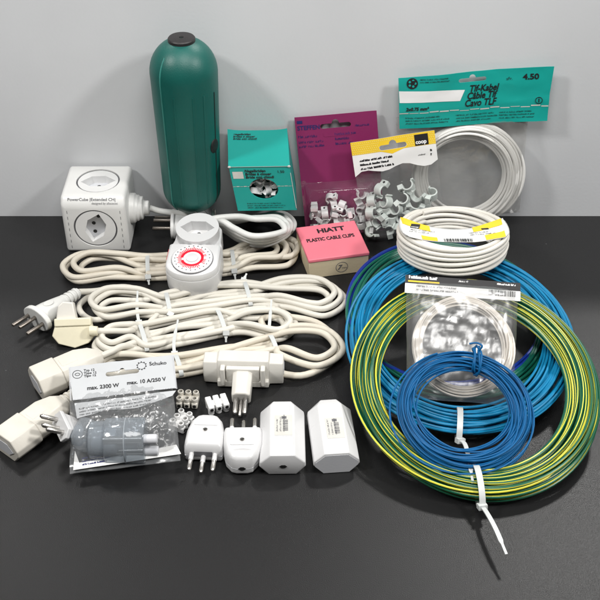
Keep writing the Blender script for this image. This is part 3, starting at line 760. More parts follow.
def coil_white_top():
    c = at(453.5, 252, 5.2)
    M = Matrix.Translation((c.x, 85.8, 4.45)) @ TR(rx=R_(-9))
    t = thing_m('cable_coil', 'tight white cable coil with a yellow and white band, on top of the coils', 'cable coil', M)
    rg = random.Random(3); pts = []
    seq = []; r_ = .225
    for c in range(3):
        zs = [r_+k*.44 for k in range(6)]
        if c % 2: zs = [z+.02 for z in reversed(zs)]
        seq += [(5.02-c*.43+rg.uniform(-.05,.05)+(.07 if k in (2,3,4) and c == 0 else 0), z) for k, z in enumerate(zs)]
    seg = 84
    for k in range((len(seq)-1)*seg+1):
        q = k/seg; i = min(int(q), len(seq)-2); f = q-i; f = max(0,min(1,(f-.3)/.4)); f = f*f*(3-2*f)
        r = seq[i][0]*(1-f)+seq[i+1][0]*f; z = seq[i][1]*(1-f)+seq[i+1][1]*f
        a = 2*math.pi*k/seg+2.2; pts.append(Vector((r*math.cos(a)+.05*math.sin(i*2.1+a), r*math.sin(a)+.04*math.sin(i*1.3+2*a), z+.10*math.sin(a+i*.7)+.06*math.sin(2*a+i*1.9))))
    MB().tube(pts, .215, 10).build('cable', 'wire_white', t)
    # paper band wrapped over the coil, across its middle
    band = MB(); N = 40
    def ringpt(x, y):
        return 0
    # a sleeve round the ring: wide label lying on top
    zt = 2.85
    yo = -.9
    outl = []
    lab = MB(); nx = 44
    def zz(x,y):
        r = math.hypot(x,y); 
        return zt+.02 if r < 5.05 else zt-(r-5.05)*2
    rows = []
    for j in range(7):
        v = j/6
        row = []
        for i in range(nx+1):
            u = i/nx*2-1; x = u*5.15
            yc = -2.45+2.2*(u*u) ; hw = 1.35+.75*abs(u)**1.5
            y = yc+(v*2-1)*hw; r = math.hypot(x,y)
            if r > 5.2: x *= 5.2/r; y *= 5.2/r
            row.append(Vector((x, y, zt+.03+.05*math.sin(i*.4)*abs(u)-.35*max(0,abs(u)-.93)*6)))
        rows.append(row)
    vs = [p for r in rows for p in r]; fs = []
    for j in range(6):
        for i in range(nx): a = j*(nx+1)+i; fs.append((a,a+1,a+nx+2,a+nx+1))
    lab.add(vs, fs); lo = lab.build('label_band', 'white_card', t)
    so = lo.modifiers.new('thick','SOLIDIFY'); so.thickness = .05*S; so.offset = -1
    for u0, u1, v0, v1 in ((-.93,-.42,.62,1.0),(-.62,-.32,0,.25),(.36,.93,.66,1.0),(.5,.93,0,.32)):
        i0, i1 = int((u0+1)/2*nx), int((u1+1)/2*nx); yl = MB()
        def lp(i, v):
            a = rows[0][i]; b = rows[6][i]; p = a+(b-a)*v; return Vector((p.x,p.y,p.z+.035))
        for i in range(i0, i1): yl.add([lp(i,v0),lp(i+1,v0),lp(i+1,v1),lp(i,v1)], [(0,1,2,3)])
        yl.build('yellow_print', 'yellow_print', lo)
    MI = TR(z=zt+.075)
    bk = MB(); quad(bk, -3.9, -1.75, -3.05, -.85, MI @ TR(rz=R_(-12)), .03)
    bars(bk, -1.3, -3.85, 2.6, .62, MI @ TR(rz=R_(0)), 4, .02)
    small_print(bk, .8, -2.1, 2.9, .8, 2, MI @ TR(rz=R_(10)), 8, .02); small_print(bk, -3.8, -2.1, 2.4, .8, 2, MI @ TR(rz=R_(-14)), 9, .02)
    quad(bk, 2.2, -1.75, 2.9, -1.45, MI @ TR(rz=R_(10)), .02)
    bk.build('lettering', 'black_print', lo)
    lw = MB(); put_text(lw, 'coop', .34, -3.83, -1.65, MI @ TR(rz=R_(-12)), .045, bold=.01); lw.build('logo', 'white_print', lo)
coil_white_top()

# ------------------------------------------------------------------ yellow header bag of grey clips
def clip_bag():
    bl, br, tl = aty(365, 240.5, 93.9), aty(445, 229.5, 93.9), aty(352, 141, 96.6)
    M = frame_from(bl, br, tl); w = 8.4; h = (M.inverted() @ aty(352,141,96.6)).y
    t = thing_m('clip_bag', 'clear bag of grey cable clips with yellow and white header card', 'bagged clips', M)
    hd = 3.4; I = TR(z=.52)
    ed = [(0,h-hd-.2)]+[(w*i/12, h-hd+.25*math.sin(i*1.1)+.28*math.sin(math.pi*i/12)) for i in range(1,12)]+[(w,h-hd+.4)]
    hole = euro_hole(4.15,h-.98,2.7,.52,.5); hole2 = hole
    b = MB(); put_shape(b, [ed+[(w,h),(0,h)], list(reversed(hole))], .05, I); ho = b.build('header_card', 'white_card', t)
    y = MB(); put_shape(y, [[(0,h-1.35),(2.9,h-1.35),(4.0,h-1.7),(5.2,h-1.35),(w,h-1.35),(w,h),(0,h)], list(reversed([(4.15+(a-4.15)*1.02,c) for a,c in hole]))], .012, I @ TR(z=.035)); y.build('yellow_print', 'yellow_print', ho)
    k = MB(); quad(k, 6.35, h-1.3, 7.7, h-.18, I, .05)
    for i in range(3): small_print(k, .65, h-1.85-i*.42, 3.4-.4*(i==1), .42, 1, I, 60+i, .04, fill=1.0, wt=.34)
    small_print(k, 6.5, h-2.2, 1.1, .3, 1, I, 71, .04)
    small_print(k, 7.75, h-1.8, .3, .9, 2, I, 72, .04, wt=.34)
    k.build('lettering', 'black_print', ho)
    l = MB(); put_text(l, 'coop', .56, 6.42, h-1.12, I, .07, bold=.02, xs=.95); l.build('logo', 'white_print', ho)
    d = MB(); rg = random.Random(1)
    for i in range(42):
        for j in range(6):
            x, yy = .12+i*.2+(.1 if j % 2 else 0), h-1.25+j*.21
            if x < w-.05 and not (6.3 < x < 7.75) and not (2.75 < x < 5.55 and h-1.4 < yy < h-.3): quad(d, x-.05, yy-.05, x+.05, yy+.05, I, .045)
    d.build('dot_pattern', 'yellow_pale', ho)
    warp(t, {'header_card':1,'yellow_print':1,'lettering':0,'logo':0,'dot_pattern':0}, lambda x,y: .12*math.sin(x*.7+.4)+.10*noise.noise(Vector((x*.4,y*.6,4)))+.10*math.exp(-(x-4.2)**2*1.2-(y-(h-2.0))**2*.8))
    def prof(u,v):
        e = min(u,1-u)*w; f = v*h
        return (1.15*min(1,e/1.0)**.6*min(1,f/.7)**.6)*max(.22, min(1, 1.5-v*1.75))
    bg = pillow(w, h-.3, prof, 26, 30, .10, 11, .9, (0,0), 0, .75); bg.v = [v+Vector((w/2,0,0)) for v in bg.v]; bg.build('bag', 'clear_film', t)
    src = clip_mesh('nail_clip', .62, .85, 'grey_clip'); rg = random.Random(14); n = 0
    for r in range(5):
        for c in range(5):
            if r == 4 and c in (0, 2, 4): continue
            M4 = M @ TR(1.05+c*1.42+rg.uniform(-.25,.25)+(.4 if r % 2 else 0), .9+r*1.05+rg.uniform(-.18,.18), .05+rg.uniform(-.2,.35), R_(70)+rg.uniform(-1.0,1.0), rg.uniform(-1.1,1.1), rg.uniform(-3,3))
            put_clip(src, n == 0, M4, 'grey cable clip inside the clear bag with yellow header', 'grey clips in the yellow-headed bag'); n += 1
clip_bag()

# ------------------------------------------------------------------ pink carton
def pink_box():
    a, b_ = at(309,279), at(368,271); yaw = math.atan2(b_.y-a.y, b_.x-a.x)-R_(0)
    w, d, h = (b_-a).length, 5.7, 2.35
    t = thing('clip_box', 'small cream carton with pink lid, black writing on the lid', 'box', a, (0,0,yaw))
    MB().box((w/2,d/2,(h-.3)/2),(w,d,h-.3)).build('tray', 'carton_cream', t, bevel=.06)
    lid = MB(); lid.box((w/2,d/2,h-.2),(w+.14,d+.14,.4)); lo = lid.build('lid', 'pink_card', t, bevel=.1, seg=3)
    M = TR(w/2,d/2,h)
    L = MB(); put_text(L, 'HIATT', 1.0, -1.15, d*.25, M, .02, bold=.045, xs=1.0)
    put_text(L, 'PLASTIC CABLE CLIPS', .78, -.1, d*.01, M, .02, align='CENTER', bold=.03, xs=.66)
    MF = TR(w/2,0,0,rx=math.pi/2)
    L.build('lettering', 'black_print', lo)
    s = MB(); put_shape(s, [circ(.3,.95,.62,28), list(reversed(circ(.3,.95,.57,28)))], .01, MF @ TR(z=.012)); put_text(s, '7', .8, -.15, .68, MF, .02, bold=.02, shear=.2); put_text(s, 'mm', .34, .32, .74, MF, .02); 
    s.build('size_stamp', 'grey_print', t)
pink_box()

# ------------------------------------------------------------------ hanks of mains cord
def ground(px, py): return at(px, py, .6)
def hank(t1, t2, Lc, Rc, n, r, hl, hr, seed, cols, lead_in=None, lead_out=None, jl=6, jr=6, zb=0.0):
    rg = random.Random(seed)
    T1, T2, L, Rr = ground(*t1), ground(*t2), ground(*Lc), ground(*Rc)
    a = (T2-T1); a.z = 0; a.normalize(); b = Vector((-a.y, a.x, 0))
    c2 = max(1, cols//2)
    def slot(i, side):
        return (side*(c2-.5-(i % c2))*2.06*r+rg.uniform(-.08,.08), r+zb+(i//c2)*1.85*r)
    def table():
        tb = {}; od = list(range(n))
        for k in range(n-1):
            if rg.random() < .22: od[k], od[k+1] = od[k+1], od[k]
        for i in range(n): tb[2*i] = slot(od[i], 1)
        for k in range(n-1):
            if rg.random() < .22: od[k], od[k+1] = od[k+1], od[k]
        for i in range(n): tb[2*i+1] = slot(od[i], -1)
        return tb
    S1, S2 = table(), table()
    def P(c, lat, z): q = c+b*lat; q.z = z; return q
    aL, aR = (T1-L).normalized(), (Rr-T2).normalized()
    bL, bR = Vector((-aL.y,aL.x,0)).normalized(), Vector((-aR.y,aR.x,0)).normalized()
    pts = list(lead_in or []); DR = (Rr-T2).length; DL = (T1-L).length
    for i in range(n):
        k0, k1 = 2*i, 2*i+1
        pts.append(P(T1, *S1[k0])); m = (S1[k0][0]+S2[k0][0])/2*1.12+rg.uniform(-.1,.1)
        pts.append(P((T1+T2)/2, m, max(r+zb, (S1[k0][1]+S2[k0][1])/2+rg.uniform(-.1,.2)))); pts.append(P(T2, *S2[k0]))
        ext = Rr-aR*jr*(.05*i+rg.uniform(0,.1)); hw = hr*(1-.72*i/n)*rg.uniform(.88,1.05); zt = r+zb+(i % 3)*r*1.3+rg.uniform(0,.15)
        sgn = 1
        off = rg.uniform(-.3,.3)
        def Rp(al, lat, z): q = ext-aR*al+bR*(lat+off); q.z = z; return q
        pts += [Rp(max(hw*1.9+.6,DR*.52), sgn*hw*.8, zt+.25), Rp(hw*.75, sgn*hw, zt+.1), Rp(0, sgn*hw*.1, zt), Rp(hw*.7, -sgn*hw, zt+.15), Rp(max(hw*2.0+.4,DR*.55), -sgn*hw*.75, zt+.4)]
        pts.append(P(T2, *S2[k1])); m = (S1[k1][0]+S2[k1][0])/2*1.12+rg.uniform(-.1,.1)
        pts.append(P((T1+T2)/2, m, max(r+zb, (S1[k1][1]+S2[k1][1])/2+rg.uniform(-.1,.2)))); pts.append(P(T1, *S1[k1]))
        if i < n-1:
            ext2 = L+aL*jl*(.05*i+rg.uniform(0,.1)); hw = hl*(1-.72*i/n)*rg.uniform(.88,1.05); zt = r+zb+(i % 3)*r*1.3+rg.uniform(0,.15)
            off2 = rg.uniform(-.3,.3)
            def Lp(al, lat, z): q = ext2+aL*al+bL*(lat+off2); q.z = z; return q
            pts += [Lp(max(hw*1.9+.4,DL*.52), -sgn*hw*.8, zt+.25), Lp(hw*.7, -sgn*hw, zt+.1), Lp(0, sgn*hw*.1, zt), Lp(hw*.75, sgn*hw, zt+.1), Lp(max(hw*2.0+.4,DL*.5), sgn*hw*.75, zt+.3)]
    pts += list(lead_out or [])
    info = []
    for T, al in ((T1,a),(T2,a)):
        rows = (n+c2-1)//c2
        info.append((Vector((T.x,T.y,zb+r+(rows-1)*.9*r)), a, b, cols*r*1.06+.06, (rows*.9+.12)*r+.06))
    return spline(pts, 9), info
def ties(info, tails):
    mb = MB()
    for (c, a, b, ra, rb), tail in zip(info, tails):
        tl = [c+Vector(p) for p in tail]
        sg = 1 if tail[0][1] > 0 else -1; tl[0] = c+b*sg*ra*.97+Vector((0,0,rb*.35)); d0 = tl[0]-(c+Vector(tail[0])); tl[1:] = [q+d0 for q in tl[1:]]
        tie_strap(mb, c, a, b, ra, rb, .2, .05, tl)
    return mb
W = lambda px, py, z: at(px, py, z)

def rel(pts, o): return [p-o for p in pts]
def corded(name, label, cat, base, path, r, cm, info, tails, group=None):
    t = thing(name, label, cat, base, (0,0,0), group); base = Vector(base)
    MB().tube(rel(path, base), r, 12).build('cord', cm, t)
    for k in range(2):
        tb = ties(info[k:k+1], tails[k:k+1]); tb.v = [v-base for v in tb.v]; tb.build('cable_tie', 'tie_white', t)
    return t, base

def coupling_body(parent, M, L, w, h, cap, m, grip=True, name='coupler'):
    # flattened hexagon body along local +x from its open end at x = 0
    def sec(x, kw, kh): return [Vector((x, y*w/2*kw, z*h/2*kh)) for y, z in ((-1,-.25),(-1,.25),(-.62,1),(.62,1),(1,.25),(1,-.25),(.62,-1),(-.62,-1))]
    b = MB(); b.loft([sec(0,1,1), sec(cap,1.0,1.0)], 0, M); o = b.build(name, m, parent, bevel=.1, seg=3)
    c = MB(); c.loft([sec(cap,.93,.93), sec(L*.66,.93,.93), sec(L*.86,.72,.75), sec(L,.38,.42)], 0, M); c.build('grip_body', m, o, bevel=.12, seg=3)
    k = MB(); k.box((cap+1.0,.0,h/2*.93),(1.5,1.0,.05), M); k.build('embossed_mark', m, o, bevel=.02)
    f = MB(); f.slab(hexa(w*.72,h*.5), [(0,1),(.04,1)], 0, M @ TR(-.03,0,0,ry=-math.pi/2,rz=0) @ TR(rz=math.pi/2)); f.build('socket_well', 'socket_grey', o)
    return o
def strain(parent, M, n, r0, r1, step, m):
    b = MB(); b.lathe([(r0*.78,0),(r1*.78,step*n)], 16, 0, M)
    for i in range(n): r = r0+(r1-r0)*i/max(1,n-1); b.lathe([(r,i*step),(r,i*step+step*.55)], 16, 0, M)
    return b.build('strain_relief', m, parent, bevel=.04)
def axm(p, d, up=Vector((0,0,1))):                       # local x along d
    x = d.normalized(); z = (up-x*up.dot(x)).normalized(); y = z.cross(x)
    M = Matrix((x,y,z)).transposed().to_4x4(); M.translation = p; return M

def cords():
    # back hank, half under the timer
    path, info = hank((148,267),(233,261),(58,267),(301,244),5,.30,2.3,2.5,11,6, lead_in=[W(200,258,.4),W(175,262,.4)], lead_out=[W(178,270,.4),W(200,268,.4)], jl=9, jr=9)
    t, o = corded('extension_cord', 'cream cord hank furthest back, running under the timer', 'extension cord', W(190,268,0), path, .30, 'cord_cream', info,
        [[(0,-1.4,.9),(.1,-1.9,.3)], [(0,-1.7,.6),(.1,-2.1,-.2)]])
    # second hank, with the grey-white three pin plug
    pf = W(38,318,1.3); pd = (W(66,300,1.3)-pf); M = axm(pf, pd)
    lead = [M @ Vector((5.1,0,0)), W(95,291,.7), W(125,287,.6)]
    path, info = hank((168,304),(247,293),(78,307),(347,300),5,.29,2.2,2.6,23,6, lead_in=lead, lead_out=[W(152,320,.35),W(146,332,.3),W(150,340,.3)], jl=12, jr=8)
    t, o = corded('extension_cord', 'ivory cord hank ending in a pale grey three-pin plug at left', 'extension cord', W(210,300,0), path, .29, 'cord_ivory', info,
        [[(0,-1.6,.7),(-.3,-2.2,.4)], [(0,1.6,.8),(.3,2.2,1.2)]])
    M = Matrix.Translation(-o) @ M
    def oval(x, ky, kz, n=24): return [Vector((x, ky*math.cos(2*math.pi*i/n), kz*math.sin(2*math.pi*i/n))) for i in range(n)]
    p = MB(); p.loft([oval(-.28,1.72,1.15), oval(.25,1.72,1.15)], 0, M); po = p.build('plug', 'grey_plug', t, bevel=.1, seg=3)
    g = MB(); g.loft([oval(.25,1.25,.95), oval(1.2,1.15,.9), oval(2.4,.85,.78), oval(3.2,.62,.66)], 0, M); g.build('grip_body', 'grey_plug', po, bevel=.08)
    gr = MB(); gr.slab(circ(0,0,.55,24,.38), [(.0,1),(.06,1)], 0, M @ TR(1.45,0,.86,ry=R_(5))); gr.build('grip_mark', 'grey_plug', po, bevel=.03)
    strain(po, M @ TR(3.1,0,0,ry=math.pi/2), 4, .66, .58, .48, 'grey_plug')
    for y in (-1.0,0,1.0): MB().cyl(.19, .25, 2.2, 12, 0, M @ TR(0, y, .0 if y else .25, ry=-math.pi/2)).build('pin', 'dark_steel', po, bevel=.06)
    # third hank with the yellowed angled plug
    lead = [W(92,331,1.6), W(110,331,1.3), W(128,331,1.2)]
    a1, b1 = W(36,384,1.3), W(92,360,1.5); M1 = axm(a1, b1-a1)
    path, info = hank((143,337),(221,322),(90,345),(297,325),4,.30,1.9,2.2,37,6, lead_in=lead, lead_out=[M1 @ Vector((8.4,.3,-.2)), M1 @ Vector((7.2,0,0)), M1 @ Vector((5.6,0,0))], jl=7, jr=6)
    t, o = corded('extension_cord', 'ivory cord hank in the middle, with a yellowed angled plug and the upper cream coupler', 'extension cord', W(180,330,0), path, .30, 'cord_ivory', info,
        [[(0,1.0,1.2),(-.3,2.4,1.6),(-.5,4.8,2.0)], [(0,-1.0,1.0),(0,-1.5,.3)]])
    coupling_body(t, Matrix.Translation(-o) @ M1, 6.2, 3.5, 2.4, 2.2, 'cream_plastic')
    q = W(74,347,.15)-o
    M = Matrix.Translation(q) @ TR(rx=R_(58), rz=R_(3)) if False else Matrix.Translation(q) @ TR(rz=R_(4)) @ TR(rx=R_(52))
    out = [(-1.55,2.35),(1.6,2.35),(1.95,1.0),(1.35,.3),(.1,-.1),(-1.4,.35),(-1.95,1.1)]
    y = MB(); y.slab(out, [(-.9,1),(.0,1),(.12,.96)], 0, M); yo = y.build('plug', 'yellowed_plastic', t, bevel=.14, seg=3)
    z = MB(); z.box((0,2.28,-.35),(3.35,.75,1.25), M); z.build('plug_cover', 'yellowed_plastic', yo, bevel=.12, seg=3)
    wz = MB(); wz.slab([(-1.55,0),(.3,0),(.05,1.6),(-.9,1.7),(-1.35,1.3)], [(-1.6,1),(-.3,1)], 0, M @ TR(0,2.5,.2)); wz.build('plug_back', 'offwhite_plastic', yo, bevel=.12, seg=3)
    MB().lathe([(.5,0),(.42,.7)],16,0, Matrix.Translation(W(90,331,1.6)-o) @ TR(ry=math.pi/2)).build('cable_sleeve','yellowed_plastic',yo)
    for x in (-.9,0,.9): MB().cyl(.2,-2.4,-.8,12,0,M @ TR(x,1.1,0)).build('pin','dark_steel',yo)
    # front hank, with the lower cream coupler
    c2 = W(62,404,1.3); c2a = W(4,446,1.15); d2 = c2-c2a; M2 = axm(c2a, d2)
    lead = [M2 @ Vector((7.6,0,.1)), W(84,384,1.3), W(92,367,1.0), W(104,358,.6)]
    path, info = hank((178,365),(273,345),(95,368),(351,356),3,.31,1.8,3.7,52,4, lead_in=lead, lead_out=[W(160,380,.5),W(130,395,.4)], jl=8, jr=14)
    t, o = corded('extension_cord', 'cream cord hank nearest the front, ending in the lower cream coupler', 'extension cord', W(215,365,0), path, .31, 'cord_cream', info,
        [[(0,.9,1.1),(-.1,1.8,1.6),(.1,4.3,2.3)], [(0,.7,1.2),(.05,1.6,1.6),(.2,4.6,2.2)]])
    Mx = Matrix.Translation(-o) @ M2
    co_ = coupling_body(t, Mx, 6.6, 3.5, 2.35, 2.6, 'cream_plastic'); strain(co_, Mx @ TR(6.3,0,0,ry=math.pi/2), 3, .72, .62, .5, 'cream_plastic')
cords()

# ------------------------------------------------------------------ triple adapter
def adapter():
    p = at(244, 386, 0)
    t = thing('triple_adapter', 'off-white three-way adapter block with its pins towards the viewer', 'adapter', (p.x, p.y+1.0, 0), (0,0,R_(-2)))
    z0 = 1.5
    b = MB(); b.slab([(-2.3,-1.0),(2.3,-1.0),(2.3,1.0),(-2.3,1.0)], [(0.1,1),(1.9,1),(2.7,.97,.72)]); bo = b.build('body', 'offwhite_plastic', t, bevel=.12, seg=3)
    l = MB(); l.box((0,-1.15,1.55),(2.9,.5,1.5)); l.box((-1.75,-1.2,1.4),(.42,.75,1.9)); l.box((1.75,-1.2,1.4),(.42,.75,1.9)); l.box((0,-1.1,.55),(4.5,.6,.7)); l.build('front_plate', 'offwhite_plastic', t, bevel=.1, seg=3)
    for s in (-1,1):
        e = MB(); e.loft([[Vector((s*x, y*k, 1.35+z*k)) for y,z in ((-.85,-1.2),(.85,-1.2),(1.0,-.3),(1.0,.4),(.7,1.15),(-.7,1.15),(-1.0,.4),(-1.0,-.3))] for x,k in ((2.2,1),(3.5,.96))])
        eo = e.build('socket_end', 'offwhite_plastic', t, bevel=.12, seg=3)
        w = MB(); w.slab(hexa(1.6,.9), [(0,1),(.04,1)], 0, TR(s*3.5,0,1.35,ry=s*math.pi/2)); w.build('socket_well', 'socket_grey', eo)
    M = TR(.0,-.9,1.35,rx=R_(90+10))
    o = [(-.85,-.6),(-.45,-.85),(.45,-.85),(.85,-.6),(.85,.6),(.45,.85),(-.45,.85),(-.85,.6)]
    g = MB(); g.slab(o, [(0,1.02),(2.6,.95),(2.75,.86)], 0, M); go = g.build('plug', 'offwhite_plastic', t, bevel=.08, seg=3)
    for x,y in ((-.42,.1),(0,-.25),(.42,.1)):
        MB().lathe([(.2,2.7),(.2,4.2),(.12,4.35)],14,0,M @ TR(x,y,0)).build('pin', 'steel', go)
adapter()

# ------------------------------------------------------------------ plugs and couplings in front
def rewirable_plug(px, py, yaw, label, flip):
    p = at(px, py, 0)
    t = thing('mains_plug', label, 'plug', (p.x,p.y,0), (0,0,R_(yaw)))
    s = -1 if flip else 1
    out = [(-1.5,-1.75),(1.5,-1.75),(1.62,-1.2),(1.58,.1),(1.3,1.35),(.85,1.95),(.45,2.1),(-.45,2.1),(-.85,1.95),(-1.3,1.35),(-1.58,.1),(-1.62,-1.2)]
    out = [(x, y*s) for x,y in out]
    if flip: out = list(reversed(out))
    b = MB(); b.slab(out, [(.12,.93),(.3,1),(1.25,1),(1.75,.94),(1.95,.84),(2.02,.7)]); bo = b.build('body', 'bright_white', t, bevel=.1, seg=3)
    c1 = MB().sphere((0,1.35*s,2.35),(1.15,.45,.55),12).build('cutter','bright_white',t)
    bake(bo, [c1])
    r = MB(); r.box((0,.55*s,2.02),(1.9,.12,.16)); r.build('grip_ridge', 'bright_white', bo, bevel=.05)
    sc_ = MB(); sc_.lathe([(.2,1.95),(.2,2.06),(.16,2.07),(0,2.05)],18); so = sc_.build('screw', 'steel', t)
    MB().box((0,0,2.075),(.3,.05,.02), TR(rz=.6)).build('screw_slot', 'dark_hole', so)
    seam = MB(); seam.slab(out, [(.74,1.006),(.79,1.006)]); seam.build('seam', 'socket_grey', bo)
    if flip: MB().slab(hexa(.62,.34),[(0,1),(.06,1)],0,TR(0,-2.08,.85,rx=math.pi/2)).build('cable_hole','dark_hole',bo)
    else: MB().box((0,-1.76,1.0),(1.5,.06,.5)).build('face_recess','grey_print',bo)
    for x in (-.95,0,.95):
        m = TR(x,-1.72*s,.95 if x else .7, rx=s*math.pi/2)
        po = MB().cyl(.2,0,.75,14,0,m).build('pin','bright_white',t)
        MB().lathe([(.19,.7),(.19,1.65),(.1,1.8)],14,0,m).build('pin_tip','steel',po)
rewirable_plug(206.5, 447, -3, 'white plug with its three pins pointing towards the viewer', False)
rewirable_plug(243, 457, 1, 'white plug with its three pins pointing back at the adapter', True)

def coupler(px, py, yaw, label, front_hole):
    p = at(px, py, 0)
    t = thing('cord_coupler', label, 'coupler', (p.x,p.y,0), (0,0,R_(yaw)))
    L, w, h = 6.5, 3.75, 2.15
    sec = lambda y, k, kz=1: [Vector((x*w/2*k, y, .08+z*h*kz)) for x, z in ((-1,.42),(-.97,.62),(-.52,1),(.52,1),(.97,.62),(1,.42),(.6,0),(-.6,0))]
    ends = [sec(-L/2,.97),sec(-L/2+.1,1),sec(L/2-.7,1),sec(L/2,.74,.9)] if front_hole else [sec(-L/2,1),sec(L/2-.75,1),sec(L/2,.66,.9)]
    b = MB(); b.loft(ends); bo = b.build('body', 'bright_white', t, bevel=.09, seg=3)
    c = [MB().slab(rect(-1.15,-.62,1.15,.62), [(h-.02,.72),(h+.18,.95),(h+.8,1.3)], 0, TR(0,(-1.6 if front_hole else 2.0),0)).build('cutter','bright_white',t,bevel=.1),
         MB().slab(rect(-.8,-.5,.8,.5), [(h-.0,.72),(h+.18,.95),(h+.8,1.3)], 0, TR(0,(2.2 if front_hole else 9.0),0)).build('cutter','bright_white',t,bevel=.1)]
    if not front_hole: bpy.data.objects.remove(c.pop())
    bake(bo, c)
    if front_hole: MB().slab(hexa(.62,.3), [(0,1),(.05,1)], 0, TR(.05,-L/2,1.0,rx=math.pi/2)).build('cable_hole','dark_hole',bo)
    else:
        MB().loft([sec(-L/2-.02,.93,.9), sec(-L/2+.02,.93,.9)]).build('socket_face','socket_grey',bo)
    lab = MB(); M = TR(.1 if front_hole else .15, .35 if front_hole else -.2, h+.085, rz=R_(0)); quad(lab, -.72, -1.35, .72, 1.0, M, .012); lo = lab.build('sticker', 'worn_white', t)
    k = MB(); bars(k, -.05, -.85, .42, 1.3, M, 5+int(px), .02, vert=True)
    small_print(k, -.95, .62, 2.0, .85, 3, M @ TR(rz=R_(90)), 9+int(px), .02); quad(k, -.15, .55, .25, .85, M, .02)
    k.build('lettering', 'grey_print', lo)
coupler(282.5, 446, 1, 'white cord coupler with a cable hole in its front end', True)
coupler(332, 444, 5, 'white cord coupler with an open grey socket face, beside the coils', False)

# ------------------------------------------------------------------ terminal strips
def terminal(px, py, yaw, label, m, flip=False, z=0):
    p = at(px, py, .3)
    t = thing('terminal_strip', label, 'terminal block', (p.x,p.y,z), (R_(180) if flip else 0,0,R_(yaw)))
    t.scale = (.92,.92,.92)
    if flip: t.location.z = 1.06*S
    b = MB(); b.box((0,0,.5),(2.0,.75,.5)); b.build('body', m, t, bevel=.06)
    for i in range(3):
        x = (i-1)*.72
        c = MB(); c.box((x,0,.42),(.56,1.65,.62)); co_ = c.build('pole', m, t, bevel=.1, seg=3)
        for y in (-.45,.45):
            e = MB(); e.lathe([(.29,.6),(.29,1.1),(.25,1.15),(.19,1.15),(.19,.95),(0,.95)],18,0,TR(x,y)); eo = e.build('screw_tower', m, co_)
            MB().lathe([(.17,.9),(.17,1.0),(0,1.0)],12,0,TR(x,y)).build('screw','steel',eo)
        for s in (-1,1): MB().lathe([(.17,0),(.17,.02),(0,.02)],14,0,TR(x,s*.83,.42,rx=-s*math.pi/2)).build('wire_hole','dark_hole',co_)
terminal(188, 401, -4, 'cream three-pole terminal strip, screws up, below the bag corner', 'cream_plastic')
terminal(181.5, 423, 62, 'white three-pole terminal strip turned askew, nearest the front plug', 'white_plastic')
terminal(217.5, 406, 18, 'white three-pole terminal strip lying upside down beside the adapter', 'white_plastic', True)

